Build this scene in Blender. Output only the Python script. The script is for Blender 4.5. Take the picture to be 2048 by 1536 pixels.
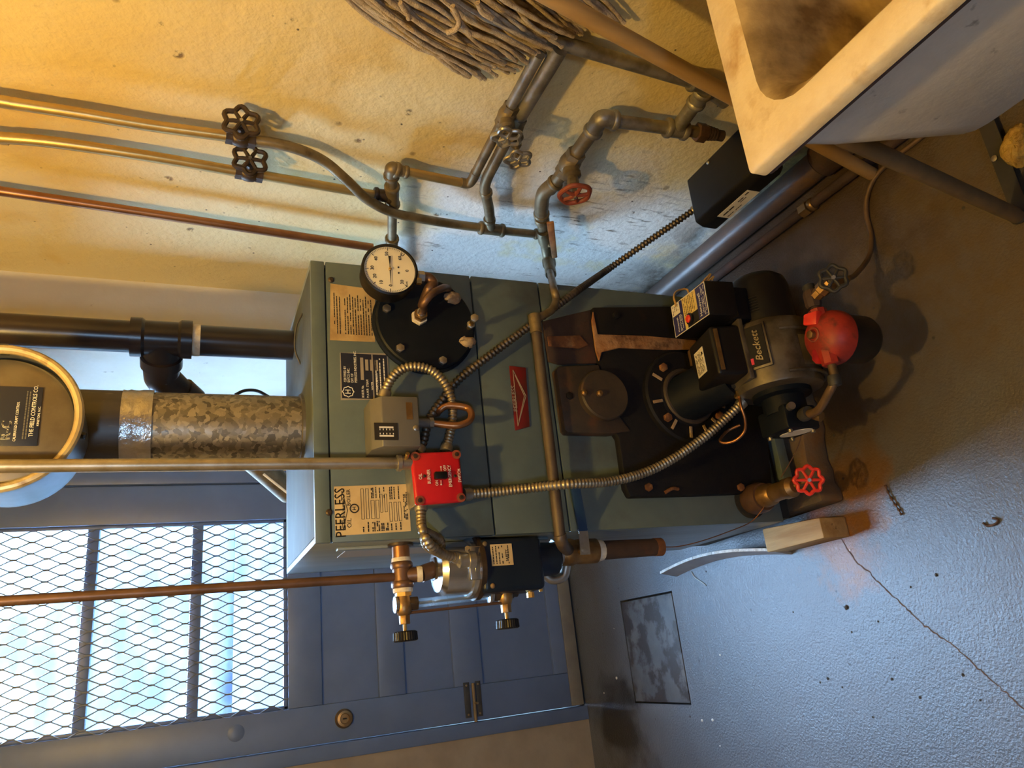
import bpy, bmesh, math, random
from mathutils import Vector, Matrix
random.seed(7)
scene = bpy.context.scene
for o in list(bpy.data.objects): bpy.data.objects.remove(o)
COL = scene.collection
V = Vector

# ------------------------------------------------------------------ camera (the photo lies on its side: world up is the picture's left)
FPX = 1492.057
ROT = ((0.9364642582570455, -0.3489304823863597, 0.03580798051697387),
       (-0.10595551065669462, -0.37871833072016814, -0.9194269170184264),
       (0.3343772162820917, 0.8572163930059619, -0.3916272881111422))
RIGHT, DOWN, FWD = (V(r).normalized() for r in ROT)
EYE = V((-0.2113, -1.3413, 1.3802))
cam_data = bpy.data.cameras.new('camera')
cam = bpy.data.objects.new('camera', cam_data)
COL.objects.link(cam)
m = Matrix.Identity(4)
for i in range(3):
    m[i][0], m[i][1], m[i][2], m[i][3] = DOWN[i], RIGHT[i], -FWD[i], EYE[i]
cam.matrix_world = m
cam_data.sensor_width = 36.0
cam_data.lens = 36.0 * FPX / 2048
cam_data.clip_start = 0.02
scene.camera = cam

# ------------------------------------------------------------------ daylight, exposure
SKY = 125.0
world = bpy.data.worlds.new('sky'); scene.world = world; world.use_nodes = True
wn = world.node_tree.nodes; wl = world.node_tree.links
bgn = wn['Background']
bgn.inputs[0].default_value = (0.46, 0.69, 1.0, 1)
bgn.inputs[1].default_value = SKY
LAMP_POS = V((-0.18, -0.72, 2.16))
LAMP_STRENGTH = 1380.0
LAMP_COLOUR = (1.0, 0.62, 0.15)
scene.view_settings.view_transform = 'Standard'
scene.view_settings.look = 'None'
scene.view_settings.gamma = 1.0
scene.view_settings.exposure = 0.0
scene.view_settings.use_curve_mapping = False

def at(x, y, X=None, Y=None, Z=None):
    """point of the room seen at photo pixel x, y that lies on the plane X=, Y= or Z="""
    d = RIGHT * ((768 - y) / FPX) + DOWN * ((x - 1024) / FPX) + FWD
    if X is not None: t = (X - EYE.x) / d.x
    elif Y is not None: t = (Y - EYE.y) / d.y
    else: t = (Z - EYE.z) / d.z
    return EYE + d * t

# ------------------------------------------------------------------ materials
MATS = {}
def M(name, c, c2=None, rough=0.5, metal=0.0, scale=18.0, amt=(0.42, 0.62), bump=0.0, bscale=60.0,
      c3=None, scale3=6.0, amt3=(0.55, 0.68), stretch=(1, 1, 1), emit=None, spec=0.5, detail=6.0, r2=None):
    if name in MATS: return MATS[name]
    mt = bpy.data.materials.new(name); mt.use_nodes = True
    N = mt.node_tree.nodes; L = mt.node_tree.links
    b = N['Principled BSDF']
    b.inputs['Base Color'].default_value = (*c, 1)
    b.inputs['Roughness'].default_value = rough
    b.inputs['Metallic'].default_value = metal
    b.inputs['Specular IOR Level'].default_value = spec
    if emit:
        b.inputs['Emission Color'].default_value = (*emit[0], 1); b.inputs['Emission Strength'].default_value = emit[1]
    if c2 or bump or c3:
        tc = N.new('ShaderNodeTexCoord'); mp = N.new('ShaderNodeMapping'); mp.inputs['Scale'].default_value = stretch
        L.new(tc.outputs['Object'], mp.inputs['Vector'])
    def noise(s, d=detail):
        n = N.new('ShaderNodeTexNoise'); n.inputs['Scale'].default_value = s; n.inputs['Detail'].default_value = d
        n.inputs['Roughness'].default_value = 0.6
        L.new(mp.outputs[0], n.inputs['Vector']); return n
    def ramp(src, a):
        r = N.new('ShaderNodeMapRange'); r.inputs['From Min'].default_value = a[0]; r.inputs['From Max'].default_value = a[1]
        L.new(src, r.inputs['Value']); return r.outputs[0]
    col = None
    if c2:
        f = ramp(noise(scale).outputs['Fac'], amt)
        mx = N.new('ShaderNodeMix'); mx.data_type = 'RGBA'
        L.new(f, mx.inputs['Factor']); mx.inputs['A'].default_value = (*c, 1); mx.inputs['B'].default_value = (*c2, 1)
        col = mx.outputs['Result']
        if r2 is not None:
            rr = N.new('ShaderNodeMapRange'); rr.inputs['To Min'].default_value = rough; rr.inputs['To Max'].default_value = r2
            L.new(f, rr.inputs['Value']); L.new(rr.outputs[0], b.inputs['Roughness'])
    if c3:
        f = ramp(noise(scale3).outputs['Fac'], amt3)
        mx = N.new('ShaderNodeMix'); mx.data_type = 'RGBA'
        L.new(f, mx.inputs['Factor'])
        if col: L.new(col, mx.inputs['A'])
        else: mx.inputs['A'].default_value = (*c, 1)
        mx.inputs['B'].default_value = (*c3, 1); col = mx.outputs['Result']
    if col: L.new(col, b.inputs['Base Color'])
    if bump:
        bp = N.new('ShaderNodeBump'); bp.inputs['Strength'].default_value = bump; bp.inputs['Distance'].default_value = 0.004
        L.new(noise(bscale, 4).outputs['Fac'], bp.inputs['Height']); L.new(bp.outputs[0], b.inputs['Normal'])
    MATS[name] = mt
    return mt

M('boiler_green', (0.086, 0.120, 0.130), (0.106, 0.144, 0.152), rough=0.38, scale=9, c3=(0.040, 0.038, 0.034), scale3=4, amt3=(0.54, 0.76), bump=0.05, bscale=30)
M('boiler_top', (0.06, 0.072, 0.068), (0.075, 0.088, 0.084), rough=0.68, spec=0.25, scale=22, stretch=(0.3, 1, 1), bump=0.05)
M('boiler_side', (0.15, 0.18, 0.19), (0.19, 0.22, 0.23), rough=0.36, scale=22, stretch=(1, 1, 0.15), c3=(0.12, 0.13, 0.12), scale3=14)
M('seam_black', (0.01, 0.009, 0.008), rough=0.9)
M('cast_iron', (0.006, 0.007, 0.011), (0.011, 0.010, 0.011), spec=0.22, rough=0.6, scale=14, c3=(0.03, 0.015, 0.009), scale3=9, amt3=(0.62, 0.74), bump=0.25, bscale=90)
M('cast_brown', (0.045, 0.032, 0.024), (0.03, 0.024, 0.02), rough=0.6, scale=16, c3=(0.09, 0.04, 0.02), scale3=11, amt3=(0.56, 0.7), bump=0.25, bscale=80)
M('cover_black', (0.004, 0.007, 0.013), (0.007, 0.010, 0.016), spec=0.2, rough=0.5, scale=12, bump=0.08)
M('rust', (0.20, 0.075, 0.025), (0.10, 0.04, 0.018), rough=0.85, scale=30, c3=(0.32, 0.16, 0.06), scale3=22, bump=0.4, bscale=120)
M('rope', (0.42, 0.22, 0.09), (0.30, 0.12, 0.04), rough=0.95, scale=25, c3=(0.12, 0.05, 0.02), scale3=18, bump=0.6, bscale=150)
M('cross_pipe', (0.115, 0.088, 0.066), (0.085, 0.062, 0.045), rough=0.5, metal=0.35, scale=16, bump=0.08)
M('dark_rust', (0.05, 0.028, 0.021), (0.036, 0.02, 0.016), rough=0.8, scale=20, c3=(0.085, 0.034, 0.02), scale3=15, bump=0.3, bscale=100)
M('galvanised', (0.36, 0.34, 0.30), (0.22, 0.20, 0.17), rough=0.48, metal=0.75, scale=24, c3=(0.14, 0.10, 0.06), scale3=13, amt3=(0.58, 0.74), bump=0.15, bscale=120)
M('dull_pipe', (0.235, 0.18, 0.10), (0.145, 0.108, 0.055), rough=0.5, metal=0.55, scale=20, c3=(0.08, 0.05, 0.03), scale3=12, amt3=(0.6, 0.75), bump=0.12, bscale=110)
M('bronze_paint', (0.50, 0.36, 0.15), (0.42, 0.29, 0.11), rough=0.36, metal=0.75, scale=12, bump=0.04, bscale=70)
M('old_brass', (0.34, 0.21, 0.09), (0.22, 0.13, 0.055), rough=0.42, metal=0.8, scale=22, bump=0.08)
M('dark_bronze', (0.075, 0.05, 0.032), (0.045, 0.032, 0.024), rough=0.45, metal=0.5, scale=30, bump=0.15, bscale=90)
M('copper', (0.36, 0.175, 0.085), (0.26, 0.12, 0.06), rough=0.36, metal=0.85, scale=9, bump=0.03)
M('copper_dark', (0.17, 0.095, 0.062), (0.12, 0.068, 0.045), rough=0.42, metal=0.6, scale=16, bump=0.06)
M('brass', (0.68, 0.46, 0.16), (0.5, 0.32, 0.1), rough=0.3, metal=0.95, scale=20)
M('steel', (0.52, 0.50, 0.46), (0.40, 0.37, 0.32), rough=0.36, metal=0.9, scale=26)
M('bright_steel', (0.72, 0.74, 0.76), (0.6, 0.62, 0.64), rough=0.22, metal=0.95, scale=20)
M('conduit_steel', (0.44, 0.40, 0.33), (0.32, 0.28, 0.21), rough=0.42, metal=0.85, scale=18)
M('flex_steel', (0.40, 0.35, 0.26), (0.28, 0.23, 0.16), rough=0.42, metal=0.85, scale=30)
M('flex_dark', (0.16, 0.13, 0.10), (0.09, 0.075, 0.06), rough=0.45, metal=0.8, scale=30)
M('black_pipe', (0.016, 0.014, 0.018), (0.035, 0.022, 0.018), rough=0.28, scale=7, bump=0.03)
M('black_plastic', (0.007, 0.007, 0.009), (0.011, 0.011, 0.012), spec=0.3, rough=0.4, scale=10)
M('black_enamel', (0.007, 0.013, 0.028), (0.010, 0.017, 0.034), spec=0.3, rough=0.35, scale=10, bump=0.05)
M('grey_box', (0.13, 0.125, 0.115), (0.115, 0.11, 0.10), rough=0.45, scale=14)
M('red_enamel', (0.50, 0.012, 0.02), (0.46, 0.01, 0.018), rough=0.3, scale=10)
M('red_paint', (0.34, 0.028, 0.018), (0.22, 0.018, 0.012), rough=0.5, scale=24, c3=(0.10, 0.02, 0.014), scale3=30, amt3=(0.55, 0.7), bump=0.15)
M('red_wheel', (0.75, 0.04, 0.025), (0.6, 0.03, 0.02), rough=0.4, scale=24)
M('old_red_wheel', (0.30, 0.07, 0.035), (0.22, 0.05, 0.03), rough=0.45, scale=24)
M('blue_grip', (0.012, 0.04, 0.10), (0.015, 0.048, 0.12), rough=0.4, scale=10)
M('blue_plastic', (0.25, 0.45, 0.85), rough=0.35)
M('orange_grip', (0.36, 0.16, 0.05), (0.22, 0.09, 0.03), rough=0.6, scale=30)
M('white_tape', (0.72, 0.68, 0.58), (0.60, 0.5, 0.36), rough=0.75, scale=60, bump=0.3, bscale=200)
M('putty', (0.42, 0.32, 0.20), (0.28, 0.18, 0.10), rough=0.9, scale=40, bump=0.6, bscale=100)
M('foil', (0.62, 0.60, 0.57), (0.5, 0.48, 0.45), rough=0.3, metal=0.9, scale=30, bump=0.9, bscale=50)
M('dull_flue', (0.10, 0.095, 0.09), (0.13, 0.12, 0.11), rough=0.5, metal=0.6, scale=20, stretch=(1, 1, 0.3), c3=(0.2, 0.18, 0.15), scale3=60, amt3=(0.62, 0.7))
M('damper_grey', (0.30, 0.32, 0.34), (0.24, 0.25, 0.26), rough=0.35, metal=0.7, scale=12)
M('damper_rim', (0.62, 0.50, 0.27), (0.5, 0.38, 0.2), rough=0.4, metal=0.45, scale=18, c3=(0.3, 0.2, 0.1), scale3=20)
M('damper_face', (0.20, 0.17, 0.12), (0.16, 0.13, 0.09), rough=0.42, metal=0.55, scale=14)
M('paper_old', (0.50, 0.36, 0.16), (0.36, 0.23, 0.09), rough=0.75, scale=16, c3=(0.22, 0.12, 0.045), scale3=10, amt3=(0.55, 0.72))
M('paper_tan', (0.60, 0.47, 0.26), (0.52, 0.38, 0.19), rough=0.6, scale=14)
M('paper_white', (0.78, 0.74, 0.62), (0.7, 0.64, 0.52), rough=0.6, scale=20)
M('plate_navy', (0.010, 0.014, 0.035), rough=0.4)
M('plate_silver', (0.42, 0.38, 0.32), rough=0.45, metal=0.4)
M('ink', (0.015, 0.012, 0.010), rough=0.7)
M('ink_white', (0.78, 0.76, 0.70), rough=0.6)
M('ink_red', (0.6, 0.03, 0.08), rough=0.6)
M('navy_print', (0.03, 0.03, 0.14), rough=0.5)
M('yellow_print', (0.75, 0.58, 0.20), (0.6, 0.44, 0.14), rough=0.5, scale=120)
M('badge_red', (0.17, 0.010, 0.013), (0.085, 0.02, 0.016), rough=0.35, scale=14)
M('dial', (0.80, 0.74, 0.56), (0.74, 0.66, 0.48), rough=0.5, scale=10)
M('ivory_tub', (0.64, 0.54, 0.34), (0.55, 0.43, 0.24), rough=0.5, scale=16, c3=(0.36, 0.22, 0.08), scale3=15, amt3=(0.55, 0.72), bump=0.25, bscale=60)
M('tub_side', (0.66, 0.62, 0.55), (0.58, 0.54, 0.47), rough=0.45, scale=7, c3=(0.18, 0.16, 0.14), scale3=26, amt3=(0.66, 0.75), bump=0.3, bscale=25)
M('tub_edge', (0.04, 0.025, 0.02), (0.08, 0.04, 0.03), rough=0.6, scale=40)
M('tub_grime_shade', (0.54, 0.42, 0.22), (0.42, 0.31, 0.14), rough=0.6, scale=9, c3=(0.11, 0.065, 0.025), scale3=5, amt3=(0.5, 0.68), bump=0.25, bscale=60)  # grimy, stained basin, darkened further to imitate shade inside the rim
M('leg_steel', (0.18, 0.125, 0.065), (0.13, 0.095, 0.055), rough=0.6, metal=0.15, scale=16)
M('dark_bar', (0.035, 0.035, 0.035), (0.055, 0.05, 0.045), rough=0.6, metal=0.3, scale=14)
M('mop_handle', (0.44, 0.28, 0.11), (0.34, 0.20, 0.07), rough=0.5, scale=12, stretch=(1, 1, 0.2), bump=0.08)
M('mop_yarn', (0.58, 0.46, 0.31), (0.40, 0.30, 0.19), rough=0.95, scale=60, c3=(0.66, 0.58, 0.46), scale3=9, bump=0.9, bscale=420)
M('door_paint', (0.086, 0.126, 0.235), (0.098, 0.139, 0.255), rough=0.42, scale=9, bump=0.06, bscale=40)
M('door_sweep', (0.16, 0.15, 0.13), (0.13, 0.12, 0.11), rough=0.5, scale=14)
M('mesh_steel', (0.10, 0.11, 0.13), rough=0.5, metal=0.3)
M('whitewash', (0.70, 0.66, 0.57), (0.66, 0.60, 0.48), rough=0.7, scale=5, c3=(0.36, 0.30, 0.22), scale3=26, amt3=(0.68, 0.74), bump=0.25, bscale=40)
M('tan_wall', (0.25, 0.21, 0.165), (0.21, 0.17, 0.13), rough=0.8, scale=6, c3=(0.10, 0.07, 0.05), scale3=12, amt3=(0.66, 0.76), bump=0.4, bscale=22)
M('tan_board', (0.42, 0.27, 0.11), (0.30, 0.17, 0.06), rough=0.8, scale=26, stretch=(1, 0.12, 1), c3=(0.06, 0.03, 0.015), scale3=34, amt3=(0.62, 0.68), bump=0.4, bscale=40)
M('warped_board', (0.28, 0.27, 0.28), (0.34, 0.33, 0.33), rough=0.7, scale=12, bump=0.1)
M('white_edge', (0.66, 0.64, 0.60), (0.45, 0.42, 0.38), rough=0.85, scale=80, bump=0.5, bscale=150)
M('concrete_pad', (0.09, 0.07, 0.05), (0.13, 0.095, 0.06), rough=0.85, scale=10, c3=(0.17, 0.08, 0.025), scale3=7, amt3=(0.5, 0.7), bump=0.6, bscale=40)
M('floor_pipe', (0.10, 0.07, 0.058), (0.13, 0.085, 0.06), rough=0.42, scale=7, c3=(0.20, 0.105, 0.045), scale3=6, amt3=(0.50, 0.64), metal=0.1)
M('twig', (0.10, 0.05, 0.025), (0.06, 0.03, 0.015), rough=0.9, scale=60)
M('debris', (0.05, 0.045, 0.04), rough=0.9)
M('debris_pale', (0.6, 0.58, 0.52), rough=0.9)
M('foam', (0.55, 0.36, 0.08), (0.42, 0.25, 0.05), rough=0.95, scale=50, bump=0.9, bscale=120)
M('wire_yellow', (0.55, 0.33, 0.10), rough=0.5)
M('tube_brown', (0.16, 0.10, 0.055), (0.1, 0.065, 0.035), rough=0.5, metal=0.4, scale=20)
M('outdoor_ground', (0.16, 0.18, 0.17), (0.13, 0.16, 0.14), rough=0.9, scale=3)
M('outdoor_wall', (0.034, 0.036, 0.036), (0.012, 0.020, 0.024), rough=0.9, scale=0.9, amt=(0.5, 0.56))  # made darker than a real wall, to hold back the outside glare
M('blue_rail', (0.0018, 0.006, 0.026), rough=0.5)
M('ceiling_paint', (0.62, 0.55, 0.42), rough=0.9)

# galvanised spangle for the stove pipe
def spangle():
    mt = bpy.data.materials.new('spangled_zinc'); mt.use_nodes = True
    N = mt.node_tree.nodes; L = mt.node_tree.links; b = N['Principled BSDF']
    tc = N.new('ShaderNodeTexCoord')
    nz = N.new('ShaderNodeTexNoise'); nz.inputs['Scale'].default_value = 45; nz.inputs['Detail'].default_value = 3
    mxv = N.new('ShaderNodeVectorMath'); mxv.operation = 'MULTIPLY_ADD'; mxv.inputs[1].default_value = (0.03, 0.03, 0.03)
    L.new(tc.outputs['Object'], nz.inputs['Vector']); L.new(nz.outputs['Color'], mxv.inputs[0]); L.new(tc.outputs['Object'], mxv.inputs[2])
    vo = N.new('ShaderNodeTexVoronoi'); vo.inputs['Scale'].default_value = 110
    L.new(mxv.outputs[0], vo.inputs['Vector'])
    sp = N.new('ShaderNodeSeparateColor'); L.new(vo.outputs['Color'], sp.inputs[0])
    cr = N.new('ShaderNodeValToRGB'); cr.color_ramp.elements[0].color = (0.11, 0.10, 0.085, 1); cr.color_ramp.elements[1].color = (0.36, 0.32, 0.25, 1)
    L.new(sp.outputs[0], cr.inputs['Fac']); L.new(cr.outputs['Color'], b.inputs['Base Color'])
    b.inputs['Metallic'].default_value = 0.6
    rr = N.new('ShaderNodeMapRange'); rr.inputs['To Min'].default_value = 0.35; rr.inputs['To Max'].default_value = 0.55
    L.new(sp.outputs[1], rr.inputs['Value']); L.new(rr.outputs[0], b.inputs['Roughness'])
    MATS['spangled_zinc'] = mt
spangle()

def wall_material():
    mt = bpy.data.materials.new('old_wall_paint'); mt.use_nodes = True
    N = mt.node_tree.nodes; L = mt.node_tree.links; b = N['Principled BSDF']
    tc = N.new('ShaderNodeTexCoord')
    def noise(s, d=6, st=None, rough=0.6):
        n = N.new('ShaderNodeTexNoise'); n.inputs['Scale'].default_value = s; n.inputs['Detail'].default_value = d; n.inputs['Roughness'].default_value = rough
        if st:
            mp = N.new('ShaderNodeMapping'); mp.inputs['Scale'].default_value = st
            L.new(tc.outputs['Object'], mp.inputs['Vector']); L.new(mp.outputs[0], n.inputs['Vector'])
        else: L.new(tc.outputs['Object'], n.inputs['Vector'])
        return n.outputs['Fac']
    def rng(v, a, c, lo=0.0, hi=1.0):
        r = N.new('ShaderNodeMapRange'); r.inputs['From Min'].default_value = a; r.inputs['From Max'].default_value = c
        r.inputs['To Min'].default_value = lo; r.inputs['To Max'].default_value = hi
        L.new(v, r.inputs['Value']); return r.outputs[0]
    def mix(f, A, B):
        mx = N.new('ShaderNodeMix'); mx.data_type = 'RGBA'; L.new(f, mx.inputs['Factor'])
        if isinstance(A, tuple): mx.inputs['A'].default_value = (*A, 1)
        else: L.new(A, mx.inputs['A'])
        mx.inputs['B'].default_value = (*B, 1); return mx.outputs['Result']
    def mul(a, c):
        mm = N.new('ShaderNodeMath'); mm.operation = 'MULTIPLY'; L.new(a, mm.inputs[0]); L.new(c, mm.inputs[1]); return mm.outputs[0]
    def math_add(a, c):
        mm = N.new('ShaderNodeMath'); mm.operation = 'ADD'; L.new(a, mm.inputs[0]); L.new(c, mm.inputs[1]); return mm.outputs[0]
    c = mix(rng(noise(1.6, 4), 0.4, 0.66), (0.72, 0.60, 0.31), (0.70, 0.52, 0.19))
    c = mix(rng(noise(3.1, 3), 0.56, 0.72, 0, 0.8), c, (0.62, 0.40, 0.07))
    sep = N.new('ShaderNodeSeparateXYZ'); L.new(tc.outputs['Object'], sep.inputs[0])
    low = rng(math_add(sep.outputs['Z'], rng(noise(3.5, 4), 0.3, 0.7, -0.16, 0.16)), 0.98, 0.80)
    low = mul(low, rng(math_add(sep.outputs['Y'], rng(noise(4.2, 4), 0.3, 0.7, -0.14, 0.14)), -0.20, 0.10))                     # scuffed whitewash low down; its white also paints in the door's daylight
    streak = rng(noise(95, 5, (1, 0.9, 0.14), 0.7), 0.565, 0.62)
    c = mix(mul(rng(noise(4.5, 5), 0.34, 0.46, 0, 0.97), low), c, (0.72, 0.69, 0.62))
    c = mix(mul(streak, mul(low, rng(noise(5, 3), 0.42, 0.6))), c, (0.20, 0.16, 0.11))
    vo = N.new('ShaderNodeTexVoronoi'); vo.inputs['Scale'].default_value = 13; L.new(tc.outputs['Object'], vo.inputs['Vector'])
    chips = mul(mul(rng(vo.outputs['Distance'], 0.15, 0.08), rng(noise(45, 4), 0.48, 0.56)), rng(noise(2.7, 2), 0.52, 0.58))
    c = mix(chips, c, (0.20, 0.13, 0.06))
    vo2 = N.new('ShaderNodeTexVoronoi'); vo2.inputs['Scale'].default_value = 32; L.new(tc.outputs['Object'], vo2.inputs['Vector'])
    c = mix(mul(rng(vo2.outputs['Distance'], 0.10, 0.06), rng(noise(9, 2), 0.5, 0.6)), c, (0.07, 0.05, 0.03))
    dirt = mul(rng(sep.outputs['Z'], 0.22, 0.04), rng(noise(9, 5), 0.36, 0.6))
    c = mix(dirt, c, (0.10, 0.065, 0.03))
    L.new(c, b.inputs['Base Color']); b.inputs['Roughness'].default_value = 0.62
    ad = N.new('ShaderNodeMath'); ad.operation = 'ADD'
    L.new(rng(noise(55, 5), 0.3, 0.7, 0, 0.5), ad.inputs[0]); L.new(rng(noise(11, 4), 0.3, 0.7, 0, 1.0), ad.inputs[1])
    ad2 = N.new('ShaderNodeMath'); ad2.operation = 'SUBTRACT'; L.new(ad.outputs[0], ad2.inputs[0]); L.new(chips, ad2.inputs[1])
    bp = N.new('ShaderNodeBump'); bp.inputs['Strength'].default_value = 0.45; bp.inputs['Distance'].default_value = 0.005
    L.new(ad2.outputs[0], bp.inputs['Height']); L.new(bp.outputs[0], b.inputs['Normal'])
    MATS['old_wall_paint'] = mt
wall_material()

def floor_material():
    mt = bpy.data.materials.new('painted_concrete'); mt.use_nodes = True
    N = mt.node_tree.nodes; L = mt.node_tree.links; b = N['Principled BSDF']
    tc = N.new('ShaderNodeTexCoord')
    def noise(s, d=6, rough=0.6):
        n = N.new('ShaderNodeTexNoise'); n.inputs['Scale'].default_value = s; n.inputs['Detail'].default_value = d; n.inputs['Roughness'].default_value = rough
        L.new(tc.outputs['Object'], n.inputs['Vector']); return n.outputs['Fac']
    def rng(v, a, c, lo=0.0, hi=1.0):
        r = N.new('ShaderNodeMapRange'); r.inputs['From Min'].default_value = a; r.inputs['From Max'].default_value = c
        r.inputs['To Min'].default_value = lo; r.inputs['To Max'].default_value = hi
        L.new(v, r.inputs['Value']); return r.outputs[0]
    def mix(f, A, B):
        mx = N.new('ShaderNodeMix'); mx.data_type = 'RGBA'; L.new(f, mx.inputs['Factor'])
        if isinstance(A, tuple): mx.inputs['A'].default_value = (*A, 1)
        else: L.new(A, mx.inputs['A'])
        mx.inputs['B'].default_value = (*B, 1); return mx.outputs['Result']
    def math2(op, a, c):
        mm = N.new('ShaderNodeMath'); mm.operation = op; L.new(a, mm.inputs[0])
        if isinstance(c, float): mm.inputs[1].default_value = c
        else: L.new(c, mm.inputs[1])
        return mm.outputs[0]
    def spot(p, rad, soft):
        vm = N.new('ShaderNodeVectorMath'); vm.operation = 'DISTANCE'; L.new(tc.outputs['Object'], vm.inputs[0]); vm.inputs[1].default_value = p
        d = math2('ADD', vm.outputs['Value'], rng(noise(9, 5), 0.3, 0.7, -soft, soft))
        return rng(d, rad, rad * 0.35)
    c = mix(rng(noise(3, 5), 0.36, 0.66), (0.075, 0.082, 0.098), (0.10, 0.107, 0.125))
    c = mix(rng(noise(70, 4), 0.60, 0.70, 0, 0.5), c, (0.05, 0.05, 0.055))
    sep = N.new('ShaderNodeSeparateXYZ'); L.new(tc.outputs['Object'], sep.inputs[0])
    dirt = math2('MULTIPLY', rng(math2('ADD', sep.outputs['X'], rng(noise(4, 5), 0.3, 0.7, -0.16, 0.16)), -0.04, 0.34), rng(noise(14, 5), 0.25, 0.6, 0.55, 1.0))  # dirt towards the wall, its brown also painting in the lamp's warm tone
    c = mix(dirt, c, (0.085, 0.056, 0.024))
    c = mix(spot((-0.055, -0.015, 0), 0.13, 0.07), c, (0.20, 0.075, 0.018))
    c = mix(spot((0.06, -0.10, 0), 0.12, 0.07), c, (0.17, 0.075, 0.016))
    c = mix(spot((-0.49, 1.12, 0), 0.20, 0.10), c, (0.02, 0.018, 0.016))
    c = mix(spot((0.25, -0.10, 0), 0.20, 0.08), c, (0.06, 0.035, 0.014))
    c = mix(spot((0.66, 0.02, 0), 0.40, 0.12), c, (0.035, 0.02, 0.008))
    c = mix(spot((0.70, -0.35, 0), 0.22, 0.12), c, (0.05, 0.028, 0.011))
    vo = N.new('ShaderNodeTexVoronoi'); vo.inputs['Scale'].default_value = 24; L.new(tc.outputs['Object'], vo.inputs['Vector'])
    c = mix(math2('MULTIPLY', rng(vo.outputs['Distance'], 0.11, 0.07), rng(noise(7, 2), 0.52, 0.6)), c, (0.03, 0.026, 0.022))
    L.new(c, b.inputs['Base Color'])
    L.new(math2('ADD', rng(noise(6, 4), 0.3, 0.7, 0.29, 0.39), math2('MULTIPLY', dirt, 0.26)), b.inputs['Roughness']); b.inputs['IOR'].default_value = 1.6
    bp = N.new('ShaderNodeBump'); bp.inputs['Strength'].default_value = 0.36; bp.inputs['Distance'].default_value = 0.003
    L.new(math2('ADD', rng(noise(170, 4), 0.3, 0.7, 0, 0.75), rng(noise(18, 4), 0.3, 0.7, 0, 0.35)), bp.inputs['Height']); L.new(bp.outputs[0], b.inputs['Normal'])
    MATS['painted_concrete'] = mt
floor_material()

def glass_material(name, tint, dirt):
    mt = bpy.data.materials.new(name); mt.use_nodes = True
    N = mt.node_tree.nodes; L = mt.node_tree.links
    for n in list(N):
        if n.type != 'OUTPUT_MATERIAL': N.remove(n)
    out = [n for n in N if n.type == 'OUTPUT_MATERIAL'][0]
    tr = N.new('ShaderNodeBsdfTransparent'); tr.inputs[0].default_value = (*tint, 1)
    gl = N.new('ShaderNodeBsdfGlossy'); gl.inputs['Roughness'].default_value = 0.05
    df = N.new('ShaderNodeBsdfTranslucent'); df.inputs[0].default_value = (0.8, 0.9, 1.0, 1)
    tc = N.new('ShaderNodeTexCoord'); mp = N.new('ShaderNodeMapping'); mp.inputs['Scale'].default_value = (1, 1, 3)
    nz = N.new('ShaderNodeTexNoise'); nz.inputs['Scale'].default_value = 5; nz.inputs['Detail'].default_value = 8
    L.new(tc.outputs['Object'], mp.inputs[0]); L.new(mp.outputs[0], nz.inputs['Vector'])
    mr = N.new('ShaderNodeMapRange'); mr.inputs['From Min'].default_value = 0.4; mr.inputs['From Max'].default_value = 0.7; mr.inputs['To Max'].default_value = dirt
    L.new(nz.outputs['Fac'], mr.inputs['Value'])
    a = N.new('ShaderNodeMixShader'); L.new(mr.outputs[0], a.inputs[0]); L.new(tr.outputs[0], a.inputs[1]); L.new(df.outputs[0], a.inputs[2])
    lw = N.new('ShaderNodeLayerWeight'); pw = N.new('ShaderNodeMath'); pw.operation = 'POWER'; pw.inputs[1].default_value = 5.0
    L.new(lw.outputs['Facing'], pw.inputs[0]); fr = N.new('ShaderNodeMapRange'); fr.inputs['To Min'].default_value = 0.04; L.new(pw.outputs[0], fr.inputs['Value'])
    g = N.new('ShaderNodeMixShader'); L.new(fr.outputs[0], g.inputs[0]); L.new(a.outputs[0], g.inputs[1]); L.new(gl.outputs[0], g.inputs[2])
    L.new(g.outputs[0], out.inputs['Surface'])
    MATS[name] = mt
glass_material('window_glass', (0.92, 0.97, 1.0), 0.03)
glass_material('gauge_glass_tube', (0.86, 0.9, 0.9), 0.3)

# ------------------------------------------------------------------ mesh helpers
def frame(d):
    d = V(d).normalized()
    a = V((0, 0, 1)) if abs(d.z) < 0.9 else V((1, 0, 0))
    u = d.cross(a).normalized(); return u, d.cross(u).normalized(), d

def crom(pts, n=10):
    """smooth curve through the points"""
    P = [V(p) for p in pts]
    if len(P) < 3: return P
    P = [P[0] * 2 - P[1]] + P + [P[-1] * 2 - P[-2]]
    out = []
    for i in range(1, len(P) - 2):
        for k in range(n):
            t = k / n
            out.append(0.5 * ((2 * P[i]) + (P[i + 1] - P[i - 1]) * t + (2 * P[i - 1] - 5 * P[i] + 4 * P[i + 1] - P[i + 2]) * t * t
                              + (3 * P[i] - P[i - 1] - 3 * P[i + 1] + P[i + 2]) * t ** 3))
    out.append(P[-2]); return out

def resample(pts, step):
    out = [pts[0].copy()]; acc = 0.0
    for a, b in zip(pts, pts[1:]):
        d = (b - a).length
        if d < 1e-9: continue
        s = step - acc
        while s <= d:
            out.append(a + (b - a) * (s / d)); s += step
        acc = d - (s - step)
    return out

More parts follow.
